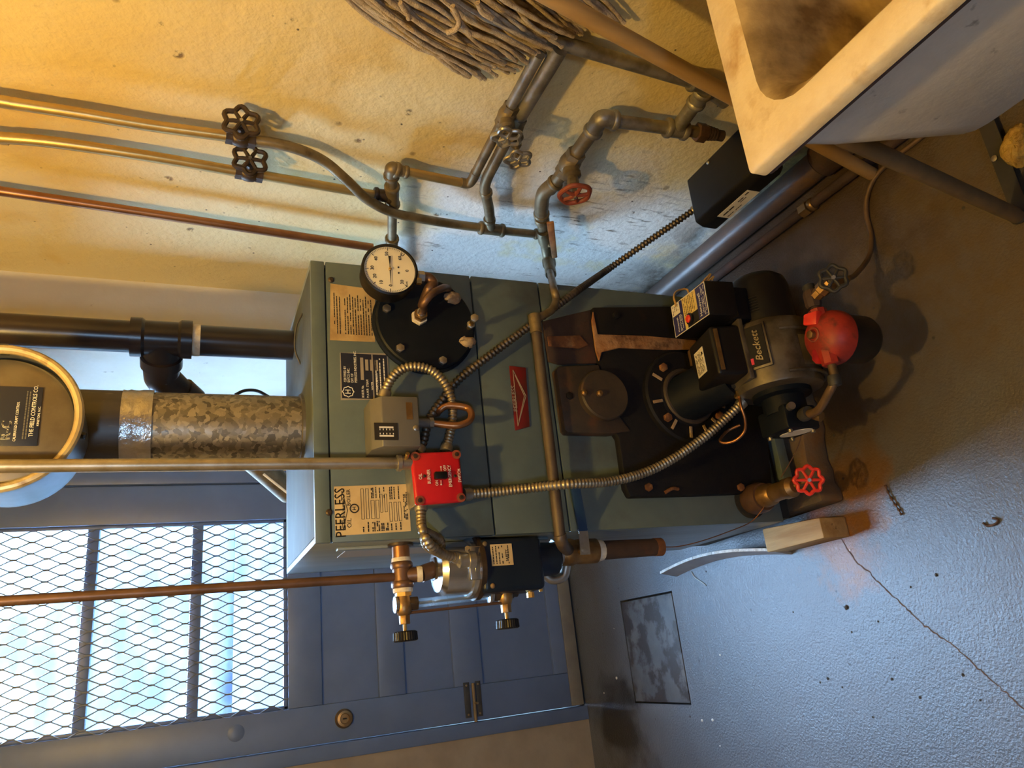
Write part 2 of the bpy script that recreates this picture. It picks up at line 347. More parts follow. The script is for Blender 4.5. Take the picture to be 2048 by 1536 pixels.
class MB:
    def __init__(s): s.v = []; s.f = []
    def add(s, vs, fs):
        k = len(s.v); s.v += [V(v) for v in vs]; s.f += [tuple(i + k for i in f) for f in fs]; return s
    def tube(s, pts, r, seg=14, caps=True, closed=False):
        P = [V(p) for p in pts]; n = len(P); R = r if isinstance(r, (list, tuple)) else [r] * n
        T = [(P[min(i + 1, n - 1)] - P[max(i - 1, 0)]) for i in range(n)]
        if closed: T = [(P[(i + 1) % n] - P[i - 1]) for i in range(n)]
        u, w, d = frame(T[0]); vs = []; fs = []
        for i in range(n):
            t = T[i].normalized()
            u = (u - t * u.dot(t)).normalized(); w = t.cross(u)
            for k in range(seg):
                a = 2 * math.pi * k / seg
                vs.append(P[i] + (u * math.cos(a) + w * math.sin(a)) * R[i])
        for i in range(n - 1 + (1 if closed else 0)):
            j = (i + 1) % n
            for k in range(seg):
                q = (k + 1) % seg
                fs.append((i * seg + k, i * seg + q, j * seg + q, j * seg + k))
        if caps and not closed:
            fs.append(tuple(range(seg - 1, -1, -1))); fs.append(tuple((n - 1) * seg + k for k in range(seg)))
        return s.add(vs, fs)
    def cyl(s, a, b, r, r2=None, seg=20): return s.tube([a, b], [r, r if r2 is None else r2], seg)
    def lathe(s, a, d, prof, seg=24):
        """profile of (radius, distance along d) turned about the axis a, d"""
        u, w, d = frame(d); a = V(a); vs = []; fs = []; n = len(prof)
        for r, h in prof:
            for k in range(seg):
                t = 2 * math.pi * k / seg
                vs.append(a + d * h + (u * math.cos(t) + w * math.sin(t)) * max(r, 1e-5))
        for i in range(n - 1):
            for k in range(seg):
                q = (k + 1) % seg
                fs.append((i * seg + k, i * seg + q, (i + 1) * seg + q, (i + 1) * seg + k))
        fs.append(tuple(range(seg - 1, -1, -1))); fs.append(tuple((n - 1) * seg + k for k in range(seg)))
        return s.add(vs, fs)
    def box(s, c, size, rot=None):
        c = V(c); h = V(size) / 2; vs = []
        for x in (-1, 1):
            for y in (-1, 1):
                for z in (-1, 1):
                    p = V((x * h.x, y * h.y, z * h.z)); vs.append(c + (rot @ p if rot else p))
        return s.add(vs, [(0, 1, 3, 2), (4, 6, 7, 5), (0, 4, 5, 1), (2, 3, 7, 6), (0, 2, 6, 4), (1, 5, 7, 3)])
    def span(s, lo, hi):
        lo, hi = V(lo), V(hi); return s.box((lo + hi) / 2, hi - lo)
    def prism(s, poly, vec):
        n = len(poly); vec = V(vec); P = [V(p) for p in poly]
        return s.add(P + [p + vec for p in P], [tuple(range(n - 1, -1, -1)), tuple(range(n, 2 * n))] +
                     [(i, (i + 1) % n, n + (i + 1) % n, n + i) for i in range(n)])
    def torus(s, c, nrm, R, r, seg=36, rs=10, wob=0.0, lobes=6):
        u, w, d = frame(nrm); c = V(c); pts = []
        for k in range(seg):
            a = 2 * math.pi * k / seg
            pts.append(c + (u * math.cos(a) + w * math.sin(a)) * (R * (1 + wob * math.cos(lobes * a))))
        return s.tube(pts, r, rs, closed=True)
    def ball(s, c, r, sx=1, sy=1, sz=1, seg=16, rings=9):
        vs = []; fs = []; c = V(c)
        for i in range(rings + 1):
            ph = math.pi * i / rings
            for k in range(seg):
                t = 2 * math.pi * k / seg; q = max(math.sin(ph), 1e-4)
                vs.append(c + V((r * sx * q * math.cos(t), r * sy * q * math.sin(t), r * sz * math.cos(ph))))
        for i in range(rings):
            for k in range(seg):
                q = (k + 1) % seg; fs.append((i * seg + k, (i + 1) * seg + k, (i + 1) * seg + q, i * seg + q))
        return s.add(vs, fs)
    def build(s, name, mat, parent=None, bevel=0.0, bseg=2, ang=35, kind=None):
        me = bpy.data.meshes.new(name)
        me.from_pydata([tuple(v) for v in s.v], [], s.f)
        bm = bmesh.new(); bm.from_mesh(me)
        bmesh.ops.recalc_face_normals(bm, faces=bm.faces)
        if bevel:
            ed = [e for e in bm.edges if len(e.link_faces) == 2 and e.calc_face_angle(0) > math.radians(30)]
            bmesh.ops.bevel(bm, geom=ed, offset=bevel, segments=bseg, profile=0.5, affect='EDGES', clamp_overlap=True)
        bm.to_mesh(me); bm.free()
        for p in me.polygons: p.use_smooth = True
        me.set_sharp_from_angle(angle=math.radians(ang))
        me.materials.append(MATS[mat] if isinstance(mat, str) else mat)
        o = bpy.data.objects.new(name, me); COL.objects.link(o)
        if parent is not None: attach(o, parent)
        if kind: o['kind'] = kind
        return o

ORIGIN = {}
def attach(o, parent):
    o.parent = parent
    p = parent; off = V((0, 0, 0))
    # meshes are written in room coordinates, so undo the parent's offset
    off = ORIGIN.get(parent.name, V((0, 0, 0)))
    o.matrix_parent_inverse = Matrix.Translation(-off)
    ORIGIN[o.name] = V((0, 0, 0))

def thing(name, label, cat, loc=(0, 0, 0), group=None):
    o = bpy.data.objects.new(name, None); COL.objects.link(o)
    o.empty_display_size = 0.05; o.location = loc; ORIGIN[o.name] = V(loc)
    o['label'] = label; o['category'] = cat
    if group: o['group'] = group
    return o
def tag(o, label, cat, group=None, kind=None):
    o['label'] = label; o['category'] = cat
    if group: o['group'] = group
    if kind: o['kind'] = kind
    return o
def struct(o, label=None):
    o['kind'] = 'structure'
    if label: o['label'] = label
    return o

def text(body, size, pos, xd, yd, mat, parent, name='lettering', align='CENTER', depth=0.0004, sx=1.0, shear=0.0, spacing=1.0):
    cu = bpy.data.curves.new('txt', 'FONT'); cu.body = body; cu.size = size; cu.align_x = align; cu.align_y = 'CENTER'
    cu.extrude = depth; cu.resolution_u = 2; cu.shear = shear; cu.space_character = spacing
    tmp = bpy.data.objects.new('txt', cu); COL.objects.link(tmp)
    dg = bpy.context.evaluated_depsgraph_get()
    me = bpy.data.meshes.new_from_object(tmp.evaluated_get(dg))
    bpy.data.objects.remove(tmp)
    xd, yd = V(xd).normalized(), V(yd).normalized(); zd = xd.cross(yd)
    pos = V(pos)
    for v in me.vertices:
        c = v.co.copy(); v.co = pos + xd * c.x * sx + yd * c.y + zd * c.z
    me.materials.clear(); me.materials.append(MATS[mat])
    o = bpy.data.objects.new(name, me); COL.objects.link(o); attach(o, parent); return o

def bars(rects, o0, xd, yd, mat, parent, name='printed_lines', th=0.0006):
    """flat print: rectangles (x0, y0, x1, y1) in metres on a surface"""
    b = MB(); xd, yd = V(xd).normalized(), V(yd).normalized(); n = xd.cross(yd); o0 = V(o0)
    for x0, y0, x1, y1 in rects:
        b.prism([o0 + xd * x0 + yd * y0, o0 + xd * x1 + yd * y0, o0 + xd * x1 + yd * y1, o0 + xd * x0 + yd * y1], n * th)
    return b.build(name, mat, parent)

def words(x0, x1, y, h, lo=0.003, hi=0.010, gap=0.0016, fill=0.9):
    out = []; x = x0
    while x < x1 - lo:
        w = min(random.uniform(lo, hi), x1 - x)
        if random.random() < fill: out.append((x, y - h / 2, x + w, y + h / 2))
        x += w + gap
    return out

def hexnut(b, a, d, r, h): return b.lathe(a, d, [(r, 0), (r, h)], 6)

def handwheel(name, c, n, R, r, mat, parent, lobes=5, wob=0.09, spokes=5, hub=0.2):
    """valve handwheel: scalloped rim, spokes, hub"""
    c = V(c); u, w, d = frame(n)
    g = MB().torus(c, n, R, r, 48, 8, wob, lobes).build(name, mat, parent)
    for k in range(spokes):
        a = 2 * math.pi * (k + 0.5) / spokes
        e = c + (u * math.cos(a) + w * math.sin(a)) * R * (1 - wob * 0.6)
        MB().tube([c + d * R * 0.06, (c + e) / 2 + d * R * 0.10, e], [r * 0.95, r * 0.8, r * 0.7], 8).build('spoke', mat, g)
    MB().lathe(c - d * R * 0.12, d, [(R * hub, 0), (R * hub, R * 0.22), (R * hub * 0.7, R * 0.3)], 16).build('hub', mat, g)
    hexnut(MB(), c + d * R * 0.14, d, R * hub * 0.6, R * 0.2).build('nut', 'steel', g)
    return g

def flex(path, r, mat, parent, name='flexible_tube', pitch=0.0075, seg=12):
    if mat == 'flex_dark': pitch = 0.0095
    P = resample(crom(path, 14), pitch / 4)
    R = [r * (1.0, 0.93, 0.84, 0.93)[i % 4] for i in range(len(P))]
    R = [r if (i % 4) < 2 else r * (0.78 if mat == 'flex_steel' else 0.68) for i in range(len(P))]
    return MB().tube(P, R, seg).build(name, mat, parent, ang=80)

def collar(b, p, d, r, w):   # rolled rim of a threaded fitting
    d = V(d).normalized(); p = V(p)
    b.lathe(p - d * w / 2, d, [(r * 0.9, 0), (r, w * 0.25), (r, w * 0.75), (r * 0.9, w)], 18)
# ------------------------------------------------------------------ room shell
XR, YB, ZC = 0.84, 1.338, 2.45
XL, YF = -1.9, -2.6
HX0, HX1, HY0, HY1 = -0.418, -0.091, 0.672, 0.99           # opening for the floor hatch
fl = MB()
for x0, x1, y0, y1 in ((XL, HX0, YF, 1.5), (HX1, XR + 0.1, YF, 1.5), (HX0, HX1, YF, HY0), (HX0, HX1, HY1, 1.5)):
    fl.span((x0, y0, -0.06), (x1, y1, 0))
floor = struct(fl.build('floor', 'painted_concrete'), 'grey painted concrete floor with rust stains')
MB().span((HX0 - 0.02, HY0 - 0.02, -0.06), (HX1 + 0.02, HY1 + 0.02, -0.03)).build('hatch_pit', 'seam_black', floor)
struct(MB().span((XR, YF, 0), (XR + 0.1, 1.5, ZC)).build('wall_right', 'old_wall_paint'), 'cream painted wall with peeling paint and stains')
struct(MB().span((XL - 0.1, YF, 0), (XL, YB, ZC)).build('wall_left', 'tan_wall'))
b = MB(); QX0, QX1, QZ0, QZ1 = -1.22, -0.82, 1.74, 1.98          # small high window added behind the camera for cool fill light
b.span((XL, YF - 0.1, 0), (QX0, YF, ZC)); b.span((QX1, YF - 0.1, 0), (XR, YF, ZC)); b.span((QX0, YF - 0.1, 0), (QX1, YF, QZ0)); b.span((QX0, YF - 0.1, QZ1), (QX1, YF, ZC))
struct(b.build('wall_front', 'tan_wall'))
wf = MB().span((QX0, YF - 0.07, QZ0), (QX0 + 0.03, YF - 0.03, QZ1)); wf.span((QX1 - 0.03, YF - 0.07, QZ0), (QX1, YF - 0.03, QZ1)); wf.span((QX0, YF - 0.07, QZ0), (QX1, YF - 0.03, QZ0 + 0.03)); wf.span((QX0, YF - 0.07, QZ1 - 0.03), (QX1, YF - 0.03, QZ1))
wf = struct(wf.build('fill_window_1', 'porcelain' if False else 'ceiling_paint'), 'added small high window behind the camera, unseen, for cool fill light')
MB().span((QX0 + 0.03, YF - 0.052, QZ0 + 0.03), (QX1 - 0.03, YF - 0.048, QZ1 - 0.03)).build('pane', 'window_glass', wf)
struct(MB().span((XL, YF, ZC), (XR + 0.1, 1.5, ZC + 0.1)).build('ceiling', 'ceiling_paint'))
struct(MB().span((XL, YB, 0), (-0.478, YB + 0.15, ZC)).build('wall_back', 'tan_wall'), 'tan plaster wall beside the door')
struct(MB().span((0.635, 0.694, 0), (XR, YB + 0.15, ZC)).build('wall_back', 'whitewash'), 'whitewashed wall end behind the boiler')
b = MB(); b.span((0.47, YB, 0), (0.635, YB + 0.15, ZC)); b.span((-0.478, YB, 2.14), (0.47, YB + 0.15, ZC))
struct(b.build('wall_back', 'old_wall_paint'))

# floor crack: a shallow jagged groove filled with dirt
pts = [(1653, 1040), (1668, 1062), (1690, 1090), (1712, 1124), (1737, 1143), (1760, 1168), (1790, 1195), (1820, 1222), (1850, 1252), (1885, 1276), (1915, 1297), (1950, 1330), (1985, 1362), (2015, 1388), (2048, 1418), (2100, 1465)]
gp = [at(x, y, Z=0) for x, y in pts]
fine = []
for a, c in zip(gp, gp[1:]):
    for k in range(6): fine.append(a.lerp(c, k / 6) + V((random.uniform(-1, 1), random.uniform(-1, 1), 0)) * 0.0022)
b = MB(); vs = []; fs = []
for i, p in enumerate(fine):
    d = (fine[min(i + 1, len(fine) - 1)] - fine[max(i - 1, 0)]).normalized(); n = V((-d.y, d.x, 0)); w = random.uniform(0.0007, 0.0018)
    vs += [p + n * w + V((0, 0, 0.0006)), p - n * w + V((0, 0, 0.0006))]
for i in range(len(fine) - 1): fs.append((2 * i, 2 * i + 1, 2 * i + 3, 2 * i + 2))
b.add(vs, fs); b.build('crack', 'twig', floor)

# floor hatch plate
M('hatch_metal', (0.075, 0.08, 0.09), (0.10, 0.105, 0.115), rough=0.58, scale=12, c3=(0.035, 0.028, 0.028), scale3=10, amt3=(0.47, 0.54), stretch=(1, 1, 1), bump=0.2)
o = MB().span((HX0 + 0.005, HY0 + 0.007, -0.03), (HX1 - 0.006, HY1 - 0.004, -0.001)).build('floor_hatch', 'hatch_metal', bevel=0.0015)
tag(o, 'worn grey metal hatch plate set flush into the floor before the door', 'floor hatch')

# ------------------------------------------------------------------ door, frame, window
DX0, DX1, DT = -0.428, 0.425, 0.045
WX0, WX1, WZ0 = -0.312, 0.30, 1.066
YD = YB + 0.004
fr = struct(MB().span((-0.478, YB - 0.006, 0), (DX0 - 0.003, YB + 0.14, 2.14)).build('trim_1', 'door_paint', bevel=0.003), 'slate blue door frame')
MB().span((DX1 + 0.003, YB - 0.006, 0), (0.47, YB + 0.14, 2.14)).build('jamb', 'door_paint', fr, bevel=0.003)
MB().span((-0.478, YB - 0.006, 2.08), (0.47, YB + 0.14, 2.14)).build('header', 'door_paint', fr)
MB().span((DX0 - 0.003, YB + 0.03, 0), (DX1 + 0.003, YB + 0.14, 0.012)).build('threshold', 'dark_bar', fr)
door = thing('door_1', 'slate blue wooden door with barred glazed upper half', 'door', (0, YD, 0))
del door['category']; door['kind'] = 'structure'
def dbox(name, x0, x1, z0, z1, y0=0.0, y1=DT, mat='door_paint', bevel=0.003, par=None):
    return MB().span((x0, YD + y0, z0), (x1, YD + y1, z1)).build(name, mat, par or door, bevel=bevel)
dbox('stile', DX0, WX0, 0.014, 2.075); dbox('stile', WX1, DX1, 0.014, 2.075)
rails = [(0.958, WZ0), (0.679, 0.77), (0.397, 0.504), (0.014, 0.115)]
for z0, z1 in rails: dbox('rail', WX0, WX1, z0, z1)
dbox('rail', WX0, WX1, 1.96, 2.075)
for z0, z1 in ((0.77, 0.958), (0.504, 0.679), (0.115, 0.397)):
    pn = dbox('panel', WX0, WX1, z0, z1, 0.014, 0.034, bevel=0)
dbox('door_sweep', DX0 + 0.002, DX1 - 0.002, 0.012, 0.062, -0.008, 0.0, 'door_sweep')
for z in (1.656, 1.351): dbox('muntin', WX0, WX1, z - 0.017, z + 0.017, 0.008, DT)
for z0, z1 in ((WZ0, 1.334), (1.368, 1.639), (1.673, 1.96)):
    MB().span((WX0, YD + 0.026, z0), (WX1, YD + 0.030, z1)).build('glass_pane', 'window_glass', door)
for z0, z1 in ((WZ0, WZ0 + 0.014), (1.946, 1.96)): dbox('glazing_bead', WX0, WX1, z0, z1, 0.006, 0.022)
for x0, x1 in ((WX0, WX0 + 0.012), (WX1 - 0.012, WX1)): dbox('glazing_bead', x0, x1, WZ0, 1.96, 0.006, 0.022)
# expanded metal: zigzag strands meeting at knuckles
b = MB(); PX, PZ = 0.0345, 0.088; y = YD + 0.0035
for i in range(int((WX1 - WX0) / (PX / 2)) + 3):
    x = WX0 - 0.012 + i * PX / 2; k = i; z = WZ0 + 0.006; pts = []
    while z < 1.955:
        sg_ = (1 if k % 2 == 0 else -1) * (PX / 4 - 0.0012)
        pts += [V((x + sg_, y, z - 0.007)), V((x + sg_, y, z + 0.007))]
        z += PZ / 2; k += 1
    if WX0 + 0.004 < x < WX1 - 0.004: b.tube(pts, 0.0022, 5)
b.build('security_mesh', 'mesh_steel', door)
# latch, lock, plug
lt = MB(); c = at(947, 1400, Y=YD)
lt.span((c.x - 0.055, YD - 0.003, c.z + 0.012), (c.x + 0.06, YD, c.z + 0.034)); lt.span((c.x - 0.055, YD - 0.003, c.z - 0.030), (c.x + 0.06, YD, c.z - 0.010))
lt = lt.build('latch_plate', 'dark_bar', door, bevel=0.001)
MB().cyl((c.x - 0.07, YD - 0.008, c.z), (c.x + 0.055, YD - 0.008, c.z), 0.006, seg=12).build('bolt', 'leg_steel', lt)
MB().cyl((c.x - 0.01, YD - 0.008, c.z), (c.x - 0.01, YD - 0.03, c.z - 0.004), 0.004, seg=10).build('bolt_knob', 'leg_steel', lt)
for dx in (-0.045, 0.05):
    for dz in (0.023, -0.02): MB().ball((c.x + dx, YD - 0.003, c.z + dz), 0.004, 1, 0.5, 1, 10, 6).build('screw', 'leg_steel', lt)
c = at(688, 1437, Y=YD)
lk = MB().lathe((c.x, YD + 0.001, c.z), (0, -1, 0), [(0.030, 0), (0.030, 0.004), (0.026, 0.010), (0.024, 0.018), (0.016, 0.020), (0.014, 0.014)], 28).build('lock_cylinder', 'old_brass', door)
MB().span((c.x - 0.002, YD - 0.0165, c.z - 0.006), (c.x + 0.002, YD - 0.013, c.z + 0.006)).build('keyhole', 'seam_black', lk)
c = at(472, 1466, Y=YD)
MB().lathe((c.x, YD + 0.001, c.z), (0, -1, 0), [(0.025, 0), (0.025, 0.002), (0.021, 0.004)], 24).build('filler_plug', 'door_paint', door)

# outside the door
struct(MB().span((-14, -14, -0.22), (14, 14, -0.10)).build('ground', 'outdoor_ground'))
struct(MB().span((-7, 3.7, -0.10), (7, 3.9, 2.6)).build('wall_outdoor', 'outdoor_wall'))  # raised so the camera sees its dark face, not bright sky
c0, c1 = at(440, 1060, Y=3.0), at(450, 1430, Y=3.0)
zr = (c0.z + c1.z) / 2
o = MB().span((-3.0, 3.0, zr - 0.055), (3.2, 3.06, zr + 0.055)).build('blue_rail', 'blue_rail', bevel=0.005)
tag(o, 'blue horizontal rail seen outside through the door window', 'rail')
for x in (-2.6, 2.8): MB().span((x, 3.005, -0.06), (x + 0.06, 3.055, zr)).build('post', 'blue_rail', o)

# daylight portal in the window opening (guides sampling of the sky, gives no light itself)
pl = bpy.data.lights.new('window_portal', 'AREA'); pl.shape = 'RECTANGLE'; pl.size = 0.62; pl.size_y = 0.90; pl.cycles.is_portal = True
po = bpy.data.objects.new('window_portal', pl); COL.objects.link(po)
po.location = (-0.005, YD + 0.07, 1.51); po.rotation_euler = (math.radians(-90), 0, 0)
pl2 = bpy.data.lights.new('window_portal', 'AREA'); pl2.shape = 'RECTANGLE'; pl2.size = QX1 - QX0; pl2.size_y = QZ1 - QZ0; pl2.cycles.is_portal = True  # portal for the added fill window
po2 = bpy.data.objects.new('window_portal', pl2); COL.objects.link(po2)
po2.location = ((QX0 + QX1) / 2, YF - 0.09, (QZ0 + QZ1) / 2); po2.rotation_euler = (math.radians(90), 0, 0)

# ceiling lamp just above the picture's edge
lamp = thing('ceiling_lamp', 'bare warm bulb in a porcelain holder under the ceiling, above the picture', 'lamp', LAMP_POS + V((0, 0, 0.17)))
M('porcelain', (0.75, 0.72, 0.66), rough=0.3)
M('bulb_glow', (1, 0.8, 0.5), emit=(LAMP_COLOUR, LAMP_STRENGTH))
MB().lathe(V((LAMP_POS.x, LAMP_POS.y, ZC)), (0, 0, -1), [(0.06, 0), (0.06, 0.02), (0.03, 0.05), (0.03, ZC - LAMP_POS.z - 0.10), (0.022, ZC - LAMP_POS.z - 0.055)], 24).build('lamp_holder', 'porcelain', lamp)
MB().lathe(LAMP_POS + V((0, 0, 0.06)), (0, 0, -1), [(0.013, 0), (0.016, 0.02), (0.028, 0.045), (0.032, 0.065), (0.028, 0.085), (0.012, 0.097)], 20).build('bulb', 'bulb_glow', lamp)

# ------------------------------------------------------------------ boiler
W, H, D = 0.56, 1.176, 0.404
boiler = thing('boiler', 'green sheet-metal jacketed oil boiler with black cast front in the centre', 'boiler', (0.28, 0.2, 0))
MB().span((0.012, 0.006, 0.12), (W - 0.012, D - 0.006, H - 0.01)).build('core', 'seam_black', boiler)
ZS, Z1, Z2, ZB = 1.148, 0.838, 0.676, 0.125
for nm, z0, z1, mt in (('front_cap', ZS + 0.0015, H, 'boiler_green'), ('front_panel', Z1 + 0.002, ZS - 0.0015, 'boiler_green'),
                   ('front_panel', Z2 + 0.002, Z1 - 0.002, 'boiler_green'), ('front_panel', ZB, Z2 - 0.002, 'boiler_green')):
    MB().span((0, 0, z0), (W, 0.012, z1)).build(nm, mt, boiler, bevel=0.0012)
for x0, x1, n in ((0, 0.012, 'side_panel'), (W - 0.012, W, 'side_panel')):
    MB().span((x0, 0.0135, ZB), (x1, D, H)).build(n, 'boiler_side', boiler, bevel=0.0012)
MB().span((0.0125, 0.0135, H - 0.012), (W - 0.0125, D, H)).build('top_panel', 'boiler_top', boiler, bevel=0.0012)
MB().span((0.0, D, ZB), (W, D + 0.012, H)).build('back_panel', 'boiler_side', boiler)
# pale label strip and folds on the left side
MB().span((-0.0012, 0.075, 0.90), (0, 0.19, 1.105)).build('side_label', 'plate_silver', boiler)
MB().span((-0.006, 0.055, 0.70), (0, 0.075, ZS - 0.02)).build('side_fold', 'boiler_side', boiler, bevel=0.002)
for x, y in ((658, 1025), (662, 560), (790, 577)):
    c = at(x, y, Y=0); MB().lathe(c, (0, -1, 0), [(0.006, 0), (0.006, 0.002), (0.0035, 0.004)], 12).build('screw', 'dark_bronze', boiler)
MB().tube(crom([(0.40, 0.16, H), (0.43, 0.15, H + 0.012), (0.47, 0.13, H + 0.012), (0.50, 0.12, H)]), 0.002, 6).build('top_handle_wire', 'dark_bar', boiler)
# base rails and feet
MB().span((0.01, 0.02, 0.085), (W - 0.01, 0.05, ZB)).build('base_rail', 'dark_bar', boiler)
MB().span((0.01, D - 0.05, 0.085), (W - 0.01, D - 0.02, ZB)).build('base_rail', 'dark_bar', boiler)
c = at(1525, 930, Y=-0.03)
MB().span((0.055, -0.028, ZB - 0.03), (W - 0.09, -0.004, ZB - 0.002)).build('base_angle', 'boiler_green', boiler, bevel=0.002)

# cast iron front plate: stepped outline
poly = [(1186, 614), (1190, 655), (1200, 729), (1232, 867), (1238, 876), (1252, 975), (1262, 994), (1400, 990), (1546, 984), (1530, 800), (1505, 625), (1340, 612)]
MB().prism([at(x, y, Y=-0.022) for x, y in poly], (0, 0.022, 0)).build('cast_front', 'cast_iron', boiler, bevel=0.004)
poly = [(1113, 738), (1118, 732), (1198, 729), (1215, 800), (1262, 862), (1222, 867), (1136, 865), (1130, 858)]
MB().prism([at(x, y, Y=-0.026) for x, y in poly], (0, 0.026, 0)).build('mid_plate', 'cast_brown', boiler, bevel=0.003)
poly = [(1086, 642), (1186, 618), (1200, 726), (1118, 728), (1098, 722)]
MB().prism([at(x, y, Y=-0.008) for x, y in poly], (0, 0.008, 0)).build('stained_panel', 'dark_rust', boiler, bevel=0.002)
MB().prism([at(x, y, Y=-0.012) for x, y in [(1095, 672), (1160, 670), (1178, 690), (1160, 697), (1098, 692)]], (0, 0.005, 0)).build('rust_streak', 'rust', boiler, bevel=0.002)
MB().prism([at(x, y, Y=-0.027) for x, y in [(1187, 622), (1196, 668), (1290, 671), (1392, 680), (1396, 698), (1330, 699), (1240, 695), (1204, 704), (1199, 722), (1192, 700), (1184, 640)]], (0, 0.006, 0)).build('rope_gasket', 'rope', boiler, bevel=0.002)
# round inspection cover with its screws
c = at(1205, 792, Y=-0.03)
ic = MB().lathe(c + V((0, 0.006, 0)), (0, -1, 0), [(0.057, 0), (0.057, 0.016), (0.054, 0.020), (0.0, 0.021)], 40).build('inspection_cover', 'cast_brown', boiler)
for x, y in ((1170, 785), (1201, 786)):
    q = at(x, y, Y=-0.052); MB().lathe(q + V((0, 0.006, 0)), (0, -1, 0), [(0.007, 0), (0.007, 0.006), (0.004, 0.009)], 14).build('bolt', 'old_brass', ic)
for x, y in ((1231, 632), (1296, 975), (1480, 975), (1137, 793)):
    q = at(x, y, Y=-0.022); hexnut(MB(), q + V((0, 0.002, 0)), (0, -1, 0), 0.009, 0.009).build('bolt', 'rust' if x > 1250 else 'cast_iron', boiler, bevel=0.001)
MB().tube(crom([at(1330, 985, Y=-0.024), at(1345, 977, Y=-0.028), at(1356, 978, Y=-0.024)], 5), 0.004, 8).build('rust_tab', 'rust', boiler)
# burner mounting flange with slots and studs
c = at(1368, 797, Y=-0.022)
fg = MB().lathe(c + V((0, 0.002, 0)), (0, -1, 0), [(0.110, 0), (0.110, 0.014), (0.105, 0.018), (0.0, 0.018)], 44).build('burner_flange', 'cast_iron', boiler)
MB().torus(c + V((0, -0.017, 0)), (0, 1, 0), 0.060, 0.007, 40, 10).build('flange_ring', 'cast_brown', fg)
for x, y in ((1314, 731), (1347, 722), (1377, 960), (1342, 846), (1376, 852), (1405, 852), (1318, 735)):
    pass
for a, kind in ((100, 's'), (128, 'b'), (142, 's'), (60, 's'), (238, 'b'), (225, 's'), (256, 's'), (285, 's'), (40, 'b'), (200, 's'), (172, 's'), (320, 'b')):
    t = math.radians(a); dr = V((math.cos(t), 0, math.sin(t)))
    q = c + dr * 0.086 + V((0, -0.016, 0))
    if kind == 'b': hexnut(MB(), q + V((0, 0.001, 0)), (0, -1, 0), 0.010, 0.009).build('stud_nut', 'rust', fg, bevel=0.001)
    else:
        side = V((-dr.z, 0, dr.x))
        MB().prism([q - dr * 0.013 - side * 0.0035, q + dr * 0.013 - side * 0.0035, q + dr * 0.013 + side * 0.0035, q - dr * 0.013 + side * 0.0035], (0, -0.003, 0)).build('slot', 'putty', fg, bevel=0.001)

# round black tankless coil cover
CC = V((0.432, -0.002, 0.951))
cv = MB().lathe(CC, (0, -1, 0), [(0.108, 0), (0.108, 0.005), (0.103, 0.007), (0.103, 0.016), (0.100, 0.019), (0.0, 0.019)], 48).build('coil_cover', 'cover_black', boiler)
for x, y in ((773, 618), (800, 697), (885, 722), (760, 655)):
    if (x, y) == (760, 655): continue
    q = at(x, y, Y=-0.022); hexnut(MB(), q + V((0, 0.004, 0)), (0, -1, 0), 0.009, 0.010).build('bolt', 'steel', cv, bevel=0.001)
q = at(938, 656, Y=-0.02); q2 = at(948, 638, Y=-0.07)
MB().cyl(q, q2, 0.0055, seg=12).build('long_bolt', 'brass', cv); hexnut(MB(), q2, q2 - q, 0.009, 0.008).build('bolt', 'steel', cv, bevel=0.001)
hexnut(MB(), q.lerp(q2, 0.3), q2 - q, 0.009, 0.008).build('nut', 'steel', cv, bevel=0.001)
for x, y, sx, sz in ((905, 596, 1.0, 1.25), (935, 684, 0.8, 1.2)):
    q = at(x, y, Y=-0.022); lump = MB().ball(q, 0.014, sx, 0.7, sz, 14, 9)
    for i, v in enumerate(lump.v): lump.v[i] = v + V((random.uniform(-1, 1), random.uniform(-1, 1), random.uniform(-1, 1))) * 0.0025
    lump.build('putty_lump', 'putty', cv, ang=70)
# nameplates on the front -------------------------------------------------
XD, ZD = (1, 0, 0), (0, 0, 1)
def plate(name, px, mat, y=-0.001, th=0.001, label=None, bevel=0):
    o = MB().prism([at(x, yy, Y=y) for x, yy in px], (0, th, 0)).build(name, mat, boiler, bevel=bevel)
    if label: o['label'] = label
    return o
pp = plate('instruction_paper', [(661, 567), (750, 579), (750, 684), (660, 680)], 'paper_old', label='stained tan instruction paper')
a, c = at(664, 676, Y=-0.0012), at(746, 584, Y=-0.0012)
lines = []
n = 15; hgt = a.z - c.z; wid = c.x - a.x
for i in range(n):
    if i in (3,): continue
    lines += words(0.01 + (0.0 if i else 0.02), wid - 0.006 - random.uniform(0, 0.015), -0.006 - (hgt - 0.012) * i / (n - 1), 0.0017, 0.002, 0.009, 0.001)
bars(lines, a, XD, ZD, 'ink', pp, th=0.0003)
npx = [(680, 705), (776, 707), (778, 799), (682, 800)]
npl = plate('rating_plate', npx, 'plate_silver', y=-0.0015, th=0.0015, label='navy and silver rating plate')
a, c = at(680, 800, Y=-0.002), at(776, 707, Y=-0.002); wid, hgt = c.x - a.x, a.z - c.z
bars([(0.004, -hgt + 0.034, wid - 0.004, -0.004), (0.004, -hgt + 0.003, wid - 0.004, -hgt + 0.031)], a, XD, ZD, 'plate_navy', npl, 'navy_field', 0.0004)
F = a + V((0, -0.0006, 0))
k = wid
for i, s in enumerate(('CERTIFIED BY', 'EAFCO INC.', 'DIV. OF', 'PEERLESS INDUSTRIES, INC.')):
    text(s, 0.0068, F + V((0.036, 0, -0.011 - i * 0.0068)), XD, ZD, 'ink_white', npl, align='LEFT', sx=0.8)
ring = MB().torus(F + V((0.017, -0.0002, -0.016)), (0, 1, 0), 0.010, 0.0009, 32, 6, 0.08, 8).build('emblem_ring', 'ink_white', npl)
text('H', 0.015, F + V((0.017, 0, -0.016)), XD, ZD, 'ink_white', npl, 'emblem_letter', sx=0.9)
